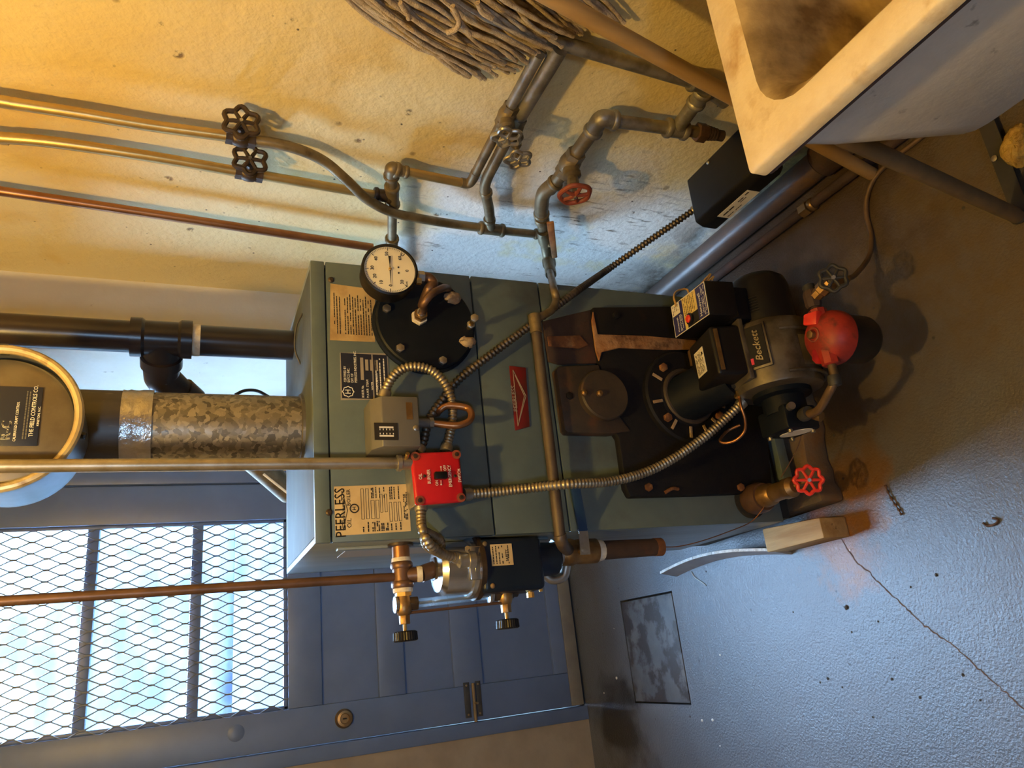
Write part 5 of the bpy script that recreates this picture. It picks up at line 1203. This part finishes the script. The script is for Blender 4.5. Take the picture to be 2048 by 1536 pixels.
# ------------------------------------------------------------------ mop
mop = thing('mop', 'string mop standing head up against the right wall beside the tub', 'mop', (0.72, -0.44, 0))
MX = 0.70
hb, ht = at(1432, 176, X=MX), at(1120, 4, X=MX)
dh = (ht - hb).normalized()
low = hb - dh * (hb.z / dh.z - 0.005); hi = ht + dh * 0.42
MB().tube([low, hb, ht, hi], [0.0145, 0.0145, 0.0145, 0.0145], 18).build('handle', 'mop_handle', mop)
hd = ht + dh * 0.40
MB().lathe(hd - dh * 0.05, dh, [(0.020, 0), (0.028, 0.02), (0.030, 0.07), (0.022, 0.09)], 16).build('clamp', 'leg_steel', mop)
random.seed(21)
yb_ = MB(); NS = 110
for i in range(NS):
    t = i / (NS - 1); lay = random.random()
    # ends of the strings along the ragged lower edge seen in the photo
    e_px = [(985, 158), (1030, 140), (1080, 112), (1120, 92), (1140, 72), (1180, 62), (1215, 48), (1262, 44)]
    s_px = [(690, -6), (730, -30), (780, -60), (830, -85), (880, -110), (930, -125), (980, -140), (1030, -150)]
    k = t * 7; a_ = min(int(k), 6); f = k - a_
    ex = e_px[a_][0] * (1 - f) + e_px[a_ + 1][0] * f + random.uniform(-75, 14); ey = e_px[a_][1] * (1 - f) + e_px[a_ + 1][1] * f + random.uniform(-4, 4) - 0
    sxp = s_px[a_][0] * (1 - f) + s_px[a_ + 1][0] * f; syp = s_px[a_][1] * (1 - f) + s_px[a_ + 1][1] * f
    d0 = XR - 0.018 - 0.075 * lay * (0.35 + 0.65 * math.sin(math.pi * min(t * 1.2, 1)))
    p3 = at(ex, ey, X=min(XR - 0.012, d0 + 0.02)); p1 = at(sxp + random.uniform(-14, 14), syp + random.uniform(-8, 8), X=d0 - 0.012)
    p0 = p1.lerp(hd, 0.85) + V((0, 0, 0.05))
    mid = p1.lerp(p3, 0.45) + V((random.uniform(-0.012, 0.008), random.uniform(-0.014, 0.014), random.uniform(-0.004, 0.010)))
    m2 = p1.lerp(p3, 0.78) + V((random.uniform(-0.010, 0.008), random.uniform(-0.012, 0.012), random.uniform(-0.004, 0.006)))
    P = crom([p0, p1, mid, m2, p3], 7)
    yb_ = MB().tube(P, [random.uniform(0.0036, 0.0046) * (0.85 + 0.3 * random.random()) for _ in P], 7)
    yb_.build('yarn', 'mop_yarn', mop, ang=80)
for px, dx in (([(905, 12), (918, 40), (912, 58), (893, 66)], 0.69), ([(905, 20), (925, 50), (940, 70)], 0.70), ([(800, 6), (815, 28), (818, 38)], 0.70), ([(955, 5), (965, 25), (985, 38)], 0.69)):
    P = crom([at(x, y, X=dx) for x, y in px], 7); MB().tube(P, [0.0044] * len(P), 7).build('yarn', 'mop_yarn', mop, ang=80)
# ------------------------------------------------------------------ oil burner
bu = thing('oil_burner', 'oil burner with black motor and grey blower housing mounted on the boiler front', 'burner', (0.3, -0.18, 0.085))
AY, AZ = -0.205, 0.245
fc_ = at(1368, 797, Y=-0.04)
hx0, hx1 = 0.235, 0.375
# blower housing: scroll about the fan axis
b = MB(); n = 40; poly = []
for i in range(n):
    a = 2 * math.pi * i / n; r = 0.082 + 0.012 * (0.5 + 0.5 * math.cos(a - 2.2))
    poly.append(V((hx0, AY + r * math.cos(a), AZ + r * math.sin(a))))
M('housing_grey', (0.15, 0.13, 0.10), (0.10, 0.085, 0.065), rough=0.45, metal=0.5, scale=14, c3=(0.05, 0.04, 0.03), scale3=9, bump=0.1)
b.prism(poly, (hx1 - hx0, 0, 0)); hs = b.build('blower_housing', 'housing_grey', bu, bevel=0.006)
for xx in (hx0 + 0.018, hx1 - 0.03): 
    P = [V((xx, AY + 0.0935 * math.cos(a), AZ + 0.0935 * math.sin(a))) for a in [math.radians(150 + 8 * i) for i in range(14)]]
    MB().tube(P, 0.004, 8).build('rib', 'housing_grey', hs)
# air band
P = [V((0, AY + 0.092 * math.cos(math.radians(a)), AZ + 0.092 * math.sin(math.radians(a)))) for a in range(170, 260, 6)]
b = MB(); vs = []; fs = []
for p in P: vs += [V((hx0 + 0.03, p.y, p.z)), V((hx1 - 0.045, p.y, p.z))]
for i in range(len(P) - 1): fs.append((2 * i, 2 * i + 1, 2 * i + 3, 2 * i + 2))
b.add(vs, fs).build('air_band', 'conduit_steel', hs)
# maker's label on the housing shoulder
lc = V(((hx0 + hx1) / 2 + 0.012, 0, 0)); la = math.radians(119)
ln_ = V((0, math.cos(la), math.sin(la))); lu = V((0, math.sin(la), -math.cos(la)))  # lu runs up the shoulder
lpz = V((lc.x, AY, AZ)) + ln_ * 0.0985
rm = Matrix((V((1, 0, 0)), lu, ln_)).transposed()
lb = MB().box(lpz, (0.086, 0.044, 0.005), rm).build('maker_label', 'seam_black', bu, bevel=0.001)
MB().box(lpz - ln_ * 0.003, (0.096, 0.052, 0.006), rm).build('label_frame', 'housing_grey', bu, bevel=0.001)
text('Beckett', 0.0205, lpz + ln_ * 0.003 + V((-0.002, 0, 0)) - lu * 0.004, (1, 0, 0), lu, 'conduit_steel', lb, shear=0.35, sx=1.05)
bars([(0, 0, 0.013, 0.008)], lpz + ln_ * 0.0028 + V((-0.038, 0, 0)) + lu * 0.009, (1, 0, 0), lu, 'ink_red', lb, 'red_mark', 0.0004)
# motor on the right
mo = MB().lathe((hx1 - 0.002, AY, AZ), (1, 0, 0), [(0.072, 0), (0.072, 0.012), (0.066, 0.014), (0.066, 0.10), (0.062, 0.115), (0.050, 0.126), (0.0, 0.130)], 40).build('motor', 'black_plastic', bu)
for i in range(6):
    P = [V((hx1 + 0.03 + i * 0.006, AY + 0.0665 * math.cos(a), AZ + 0.0665 * math.sin(a))) for a in [math.radians(t) for t in range(60, 140, 8)]]
    MB().tube(P, 0.0015, 6).build('cooling_rib', 'black_plastic', mo)
# air tube to the boiler
t0 = V(((hx0 + hx1) / 2 - 0.01, AY + 0.05, AZ + 0.075)); t1 = V((fc_.x, -0.03, fc_.z - 0.004))
MB().cyl(t0, t1, 0.054, seg=32).build('air_tube', 'cover_black', bu)
MB().lathe(t1 + V((0, 0.004, 0)), (0, -1, 0), [(0.066, 0), (0.066, 0.010), (0.058, 0.014)], 32).build('tube_flange', 'cast_iron', bu)
# igniter block on a hinged plate
ic_ = V((0.318, -0.172, 0.363))
tilt = Matrix.Rotation(math.radians(-14), 3, 'X')
MB().box(ic_ + V((0, 0.004, -0.036)), (0.132, 0.150, 0.010), tilt).build('hinge_plate', 'housing_grey', bu, bevel=0.002)
ig = MB().box(ic_, (0.108, 0.118, 0.070), tilt).build('igniter', 'black_plastic', bu, bevel=0.008, bseg=3)
tu, tv, tn = tilt @ V((1, 0, 0)), tilt @ V((0, 1, 0)), tilt @ V((0, 0, 1))
il = MB().box(ic_ + tn * 0.0353 + tv * 0.012, (0.056, 0.046, 0.0008), tilt).build('igniter_label', 'paper_white', ig, bevel=0); il['label'] = 'cream igniter label'
lo = ic_ + tn * 0.0358 + tv * 0.012 - tu * 0.028 + tv * 0.023
ln = []
for i in range(7): ln += words(0.004, 0.050, -0.006 - i * 0.0052, 0.0018, 0.002, 0.007, 0.0008)
bars(ln + [(0.040, -0.042, 0.046, -0.036)], lo, tu, tv, 'ink', il, th=0.0003)
MB().box(ic_ - tv * 0.062 + tn * 0.024 + V((0, 0.001, 0)), (0.09, 0.003, 0.008), tilt).build('clip', 'old_brass', ig)
MB().box(ic_ + tv * 0.066 - tu * 0.052 - tn * 0.022, (0.022, 0.016, 0.020), tilt).build('bracket', 'old_brass', ig, bevel=0.002)
MB().box(ic_ + tv * 0.064 + tu * 0.032 + tn * 0.030, (0.036, 0.014, 0.006), tilt).build('bracket', 'old_brass', ig, bevel=0.002)
# primary control
pcx = V((0.428, -0.178, 0.380)); ptl = Matrix.Rotation(math.radians(-6), 3, 'X') @ Matrix.Rotation(math.radians(-4), 3, 'Z')
MB().box(pcx + V((0, 0, -0.058)), (0.074, 0.110, 0.050), ptl).build('control_base', 'black_plastic', bu, bevel=0.003)
pk = MB().box(pcx, (0.076, 0.145, 0.068), ptl).build('primary_control', 'black_plastic', bu, bevel=0.003); pk['label'] = 'black burner control with blue and yellow label'
ku, kv, kn = ptl @ V((1, 0, 0)), ptl @ V((0, 1, 0)), ptl @ V((0, 0, 1))
KO = pcx + kn * 0.0342 - ku * 0.0365 + kv * 0.0702
SXK, SYK = 0.745, 1.17
def kb(x0, y0, x1, y1, mat, nm, h=0.0004, lift=0.0): return bars([(x0 * SXK, -y1 * SYK, x1 * SXK, -y0 * SYK)], KO + kn * lift, ku, kv, mat, pk, nm, h)
kb(0, 0, 0.098, 0.120, 'ink_white', 'label_border', 0.0004)
kb(0.002, 0.002, 0.096, 0.040, 'navy_print', 'label_field', 0.0004, 0.0003)
kb(0.002, 0.088, 0.096, 0.118, 'navy_print', 'label_field', 0.0004, 0.0003)
kb(0.002, 0.040, 0.096, 0.088, 'yellow_print', 'label_field', 0.0004, 0.0003)
kb(0.062, 0.002, 0.096, 0.030, 'paper_white', 'label_field', 0.0004, 0.0006)
kb(0.002, 0.050, 0.036, 0.088, 'seam_black', 'button_field', 0.0004, 0.0006)
q = KO + ku * 0.0165 - kv * 0.0725
MB().lathe(q, kn, [(0.0125, 0), (0.0125, 0.006), (0.010, 0.007)], 20).build('button_ring', 'black_plastic', pk)
MB().lathe(q, kn, [(0.0085, 0), (0.0085, 0.009), (0.006, 0.011)], 18).build('reset_button', 'red_wheel', pk)
text('Honeywell', 0.0125, KO + ku * 0.032 - kv * 0.114 + kn * 0.0008, ku, kv, 'ink_white', pk, sx=0.95)
text('Honeywell', 0.008, KO + ku * 0.023 - kv * 0.020 + kn * 0.0008, ku, kv, 'ink_white', pk, sx=0.95)
ln = []
for i in range(3): ln += words(0.005, 0.042, -0.030 - 0.0045 * i, 0.0014, 0.002, 0.006, 0.001)
for i in range(3): ln += words(0.005, 0.068, -0.124 - 0.005 * i, 0.0015, 0.002, 0.006, 0.001)
bars(ln, KO + kn * 0.0007, ku, kv, 'ink_white', pk, th=0.0003)
ln = []
for i in range(7): ln += words(0.030, 0.070, -0.053 - 0.0065 * i, 0.0016, 0.002, 0.006, 0.001)
for i in range(4): ln += words(0.049, 0.069, -0.007 - 0.007 * i, 0.002, 0.002, 0.005, 0.001)
bars(ln, KO + kn * 0.0008, ku, kv, 'ink', pk, th=0.0003)
w1 = thing('control_wires', 'loose yellow thermostat wires at the burner control', 'wires', at(1410, 575, Y=-0.12))
MB().tube(crom([at(1352, 612, Y=-0.15), at(1348, 592, Y=-0.14), at(1356, 581, Y=-0.13), at(1374, 579, Y=-0.13), at(1379, 596, Y=-0.15)], 7), 0.0022, 8).build('wire', 'wire_yellow', w1)
for i, pts in enumerate(([(1398, 575), (1408, 562), (1418, 550), (1421, 549), (1414, 562), (1404, 575)], [(1402, 578), (1416, 563), (1427, 553), (1424, 560)], [(1396, 577), (1404, 566), (1412, 556)])):
    MB().tube(crom([at(x, y, Y=-0.14 - 0.004 * i) for x, y in pts], 7), 0.0020, 8).build('wire', 'wire_yellow', w1)
# fuel pump on the left
pm = MB().lathe((hx0 + 0.002, AY, AZ), (-1, 0, 0), [(0.060, 0), (0.060, 0.012), (0.044, 0.016), (0.044, 0.05)], 28).build('pump_mount', 'cover_black', bu)
MB().box((hx0 - 0.062, AY + 0.004, AZ - 0.004), (0.052, 0.082, 0.086)).build('fuel_pump', 'black_enamel' if False else 'cover_black', bu, bevel=0.006)
for dy, dz in ((-0.03, 0.03), (0.03, 0.03), (-0.03, -0.03), (0.03, -0.03)):
    MB().cyl((hx0 - 0.086, AY + 0.004 + dy, AZ - 0.004 + dz), (hx0 - 0.094, AY + 0.004 + dy, AZ - 0.004 + dz), 0.005, seg=10).build('pump_screw', 'steel', bu)
b = MB(); cx = V((hx0 - 0.0885, AY - 0.006, AZ - 0.008)); u_, w_ = V((0, 0.86, 0.5)), V((0, -0.5, 0.86))
b.prism([cx + u_ * 0.034 * math.cos(2 * math.pi * i / 24) + w_ * 0.022 * math.sin(2 * math.pi * i / 24) for i in range(24)], (-0.001, 0, 0)); st_ = b.build('pump_sticker', 'paper_white', bu); st_['label'] = 'oval white pump sticker'
MB().cyl((hx0 - 0.055, AY - 0.038, AZ - 0.01), (hx0 - 0.075, AY - 0.07, AZ - 0.02), 0.010, seg=14).build('bleed_fitting', 'old_brass', bu)
MB().cyl((hx0 - 0.045, AY - 0.036, AZ + 0.025), (hx0 - 0.045, AY - 0.05, AZ + 0.03), 0.008, seg=12).build('regulator_cap', 'steel', bu)
# copper nozzle line
nz0 = V((hx0 - 0.004, -0.165, 0.355))
n_px = [at(1478, 788, Y=-0.165), at(1482, 812, Y=-0.17), at(1490, 838, Y=-0.165), at(1489, 862, Y=-0.15), at(1472, 880, Y=-0.13), at(1450, 886, Y=-0.11), at(1440, 880, Y=-0.10), at(1455, 862, Y=-0.10), at(1480, 850, Y=-0.12)]
nl = thing('nozzle_line', 'thin copper nozzle line curling beside the burner', 'tube', n_px[0])
MB().tube(crom(n_px, 8), 0.0032, 10).build('tube', 'copper', nl, ang=60)
hexnut(MB(), n_px[0] + V((0.004, 0, 0.004)), n_px[1] - n_px[0], 0.0068, 0.014).build('flare_nut', 'brass', nl)
hexnut(MB(), n_px[0] + V((0.010, 0, 0.010)), n_px[0] - n_px[1], 0.010, 0.012).build('port_nut', 'dark_bar', nl)

# ------------------------------------------------------------------ oil filter on its line
ft = V((0.287, -0.375, 0))
of = thing('oil_filter', 'oil filter with red cast head and black canister before the burner', 'oil filter', (ft.x, ft.y, 0.075))
zb_, zm_, zt2 = 0.165, 0.245, 0.30
MB().lathe((ft.x, ft.y, zb_), (0, 0, 1), [(0.030, 0), (0.042, 0.004), (0.047, 0.014), (0.0475, zm_ - zb_ - 0.008), (0.0495, zm_ - zb_ - 0.006), (0.0495, zm_ - zb_)], 36).build('canister', 'black_plastic', of)
hdm = MB().lathe((ft.x, ft.y, zm_), (0, 0, 1), [(0.053, 0), (0.0535, 0.012), (0.050, 0.026), (0.040, 0.040), (0.024, 0.048), (0.0, 0.050)], 36).build('head', 'red_paint', of)
for s in (-1, 1):
    MB().lathe((ft.x + s * 0.028, ft.y, zm_ + 0.030), (s, 0, 0), [(0.017, 0), (0.017, 0.028), (0.014, 0.030)], 8).build('port', 'red_paint', hdm)
    MB().prism([(ft.x + s * 0.036 - 0.015, ft.y - 0.012 * s + 0.004, zm_ + 0.052), (ft.x + s * 0.036 + 0.012, ft.y - 0.016 * s, zm_ + 0.050), (ft.x + s * 0.036 + 0.015, ft.y + 0.012, zm_ + 0.056), (ft.x + s * 0.036 - 0.006, ft.y + 0.018, zm_ + 0.058)], (0, 0, -0.02)).build('lug', 'red_wheel', hdm, bevel=0.003)
MB().torus((ft.x + 0.006, ft.y + 0.006, zm_ + 0.050), (0, 0, 1), 0.013, 0.002, 28, 8).build('vent_ring', 'old_red_wheel', hdm)
hexnut(MB(), (ft.x + 0.006, ft.y + 0.006, zm_ + 0.046), (0, 0, 1), 0.0085, 0.014).build('vent_plug', 'old_brass', hdm, bevel=0.001)
ol = thing('oil_line', 'black iron nipples and elbows linking filter, valve and pump', 'pipe', (ft.x, ft.y, 0.1))
zp = zm_ + 0.030
MB().cyl((ft.x + 0.055, ft.y, zp), (ft.x + 0.070, ft.y + 0.004, zp), 0.0085, seg=14).build('nipple', 'dark_rust', ol)
vx = ft.x + 0.082
MB().lathe((vx - 0.018, ft.y + 0.004, zp), (1, 0, 0), [(0.013, 0), (0.0155, 0.006), (0.0155, 0.03), (0.013, 0.036)], 8).build('elbow_block', 'dark_rust', ol)
MB().cyl((vx + 0.016, ft.y + 0.004, zp), (vx + 0.030, ft.y + 0.006, zp), 0.012, seg=12).build('plug', 'dark_bar', ol)
MB().tube(crom([(ft.x - 0.055, ft.y, zp), (ft.x - 0.085, ft.y + 0.002, zp), (ft.x - 0.105, ft.y + 0.02, zp + 0.002), (ft.x - 0.125, ft.y + 0.07, zp - 0.010), (ft.x - 0.115, ft.y + 0.13, zp - 0.026)], 7), 0.0082, 14).build('bend', 'tube_brown', ol, ang=60)
b = MB(); collar(b, (ft.x - 0.088, ft.y + 0.003, zp), (-1, 0.1, 0), 0.0125, 0.02); b.build('coupling', 'dark_bar', ol)
b = MB(); collar(b, (ft.x - 0.118, ft.y + 0.11, zp - 0.020), (0, 1, -0.25), 0.014, 0.024); b.build('coupling', 'dark_bar', ol)
vv = thing('firomatic_valve', 'small brass oil valve with dark metal handwheel before the filter', 'valve', (vx, ft.y - 0.02, zp))
vv.name = 'oil_valve'; ORIGIN['oil_valve'] = ORIGIN['firomatic_valve']
vd = V((0.30, -0.85, -0.10)).normalized(); v0 = V((vx, ft.y + 0.002, zp))
MB().lathe(v0, vd, [(0.0125, 0), (0.0125, 0.02), (0.015, 0.022), (0.015, 0.034), (0.010, 0.036), (0.009, 0.046)], 8).build('body', 'old_brass', vv)
handwheel('handwheel', v0 + vd * 0.056, V((-0.15, -0.75, 0.65)), 0.0235, 0.0042, 'dark_bar', vv, 6, 0.10, 6, 0.3)
MB().cyl(v0 + vd * 0.04, v0 + vd * 0.058, 0.004, seg=10).build('stem', 'steel', vv)
MB().cyl(v0 + V((0, 0, 0)), at(1694, 558, Y=-0.352) + V((0, 0, 0)), 0.0075, seg=12).build('outlet', 'old_brass', vv)

# ------------------------------------------------------------------ boiler drain with red wheel
d0 = at(1498, 1002, Y=0.0); d1 = at(1556, 985, Y=-0.105); d2 = at(1590, 972, Y=-0.155); d3 = at(1617, 960, Y=-0.185)
dv = thing('drain_valve', 'boiler drain of brown brass with bright red handwheel near the floor', 'valve', d1)
dd = (d1 - d0).normalized()
b = MB().lathe(d0 + dd * 0.006, dd, [(0.030, 0), (0.034, 0.012), (0.034, 0.040), (0.030, 0.052)], 28); b.build('coupling', 'copper_dark', dv)
MB().lathe(d0, dd, [(0.040, 0), (0.040, 0.006), (0.032, 0.010)], 28).build('escutcheon', 'seam_black', dv)
d12 = (d2 - d1).normalized(); sp = d0 + dd * 0.05
dx_ = (d2 - sp).normalized(); L_ = (d2 - sp).length
MB().lathe(sp, dx_, [(0.026, 0), (0.024, L_ * 0.30), (0.0195, L_ * 0.36), (0.0195, L_ * 0.7), (0.022, L_ * 0.74), (0.022, L_ * 0.92), (0.014, L_)], 20).build('body', 'old_brass', dv)
MB().cyl(d2 - dx_ * 0.01, d3, 0.006, seg=12).build('stem', 'old_brass', dv)
handwheel('handwheel', d3, (V((-0.22, -1, 0.62))), 0.0265, 0.0040, 'red_wheel', dv, 8, 0.10, 6, 0.26)
MB().cyl(sp + dx_ * L_ * 0.55, sp + dx_ * L_ * 0.55 + V((0.012, -0.01, -0.05)), 0.013, seg=14).build('spout', 'old_brass', dv)
# thin loose copper wire
cw = thing('loose_wire', 'thin copper wire trailing from the drop pipe to the drain valve', 'wire', (-0.03, 0.03, 0.45))
MB().tube(crom([at(1321, 1094, Y=0.035), at(1356, 1093, Y=0.02), at(1400, 1083, Y=0.0), at(1450, 1066, Y=-0.02), at(1500, 1045, Y=-0.035), at(1524, 1020, Y=-0.055), at(1530, 1008, Y=-0.06)], 8), 0.0012, 6).build('wire', 'copper', cw)
cw2 = thing('loose_wire', 'thin wire drooping from the fuel pump to the drain valve', 'wire', at(1580, 940, Y=-0.12))
MB().tube(crom([at(1562, 955, Y=-0.125), at(1580, 925, Y=-0.15), at(1597, 890, Y=-0.17), at(1604, 855, Y=-0.19), at(1598, 828, Y=-0.20)], 8), 0.0012, 6).build('wire', 'copper_dark', cw2)
# white wire behind the boiler
ww = thing('white_wire', 'thin white wire slanting behind the boiler top by the door', 'wire', (0.1, 0.43, 1.2))
MB().tube([at(527, 948, Y=0.44), at(580, 990, Y=0.44), at(620, 1010, Y=0.44)], 0.003, 8).build('wire', 'debris_pale', ww)
MB().tube(crom([at(470, 790, Y=0.45), at(490, 781, Y=0.45), at(515, 782, Y=0.45), at(540, 795, Y=0.45)], 6), 0.004, 8).build('wire', 'dark_bar', ww)

# ------------------------------------------------------------------ odds and ends on the floor
tw = [(1770, 970), (1776, 985), (1786, 1003), (1796, 1018), (1803, 1030)]
o = MB().tube(crom([at(x, y, Z=0.004) for x, y in tw], 5), [0.0022 + 0.0012 * math.sin(i * 1.7) for i in range(21)], 7).build('twig', 'twig')
tag(o, 'dark brown twig lying on the floor below the drain valve', 'twig')
o = MB().tube(crom([at(x, y, Z=0.003) for x, y in ((1966, 1046), (1975, 1052), (1990, 1048), (1996, 1040), (1985, 1036))], 5), 0.0022, 6).build('dry_leaf_curl', 'twig')
tag(o, 'curled dry scrap on the floor at the picture\'s lower right', 'debris')
o = MB().tube(crom([at(x, y, Z=0.002) for x, y in ((1382, 1143), (1390, 1155), (1402, 1163), (1412, 1171))], 5), 0.0014, 6).build('string_scrap', 'debris_pale')
tag(o, 'pale loose string on the floor beside the warped strip', 'debris')
random.seed(5)
chips = [(1692, 1215, .0042), (1655, 1357, .003), (1640, 1365, .002), (1783, 1358, .0026), (1839, 1395, .0024), (1684, 1374, .002), (1821, 1174, .002), (1872, 1150, .003), (1756, 1243, .002), (1703, 1264, .002), (1586, 1224, .002), (1925, 1350, .0025), (1412, 1143, .002), (1380, 1433, .0024), (1745, 1434, .002), (1960, 1400, .002)]
for i, (x, y, r) in enumerate(chips):
    b = MB().ball(at(x, y, Z=r * 0.5), r, 1.3, 1, 0.6, 8, 5)
    for k, v in enumerate(b.v): b.v[k] = v + V((random.uniform(-1, 1), random.uniform(-1, 1), random.uniform(-.5, .5))) * r * 0.2
    tag(b.build('dirt_crumb', 'debris', ang=70), 'tiny dark dirt crumb on the grey floor', 'debris', 'dark crumbs on the floor')
for x, y, r in ((1404, 1441, .004), (1425, 1440, .004), (1233, 1356, .005), (1208, 1386, .003), (1440, 1310, .003), (1228, 1257, .002), (1440, 1492, .0024), (1700, 1100, .002)):
    tag(MB().ball(at(x, y, Z=0.001), r, 1, 1.2, 0.35, 10, 5).build('paint_fleck', 'debris_pale'), 'tiny pale paint fleck on the grey floor', 'debris', 'pale flecks on the floor')
q = at(2046, 292, Z=0.02)
b = MB().ball((q.x, q.y, 0.022), 0.032, 1.2, 1.1, 0.75, 24, 14)
for k, v in enumerate(b.v):
    n_ = (v - V((q.x, q.y, 0.022))); b.v[k] = v + n_ * random.uniform(-0.14, 0.14)
o = b.build('foam_lump', 'foam', ang=80); tag(o, 'crumbly yellow foam lump on the floor by the tub leg', 'foam')
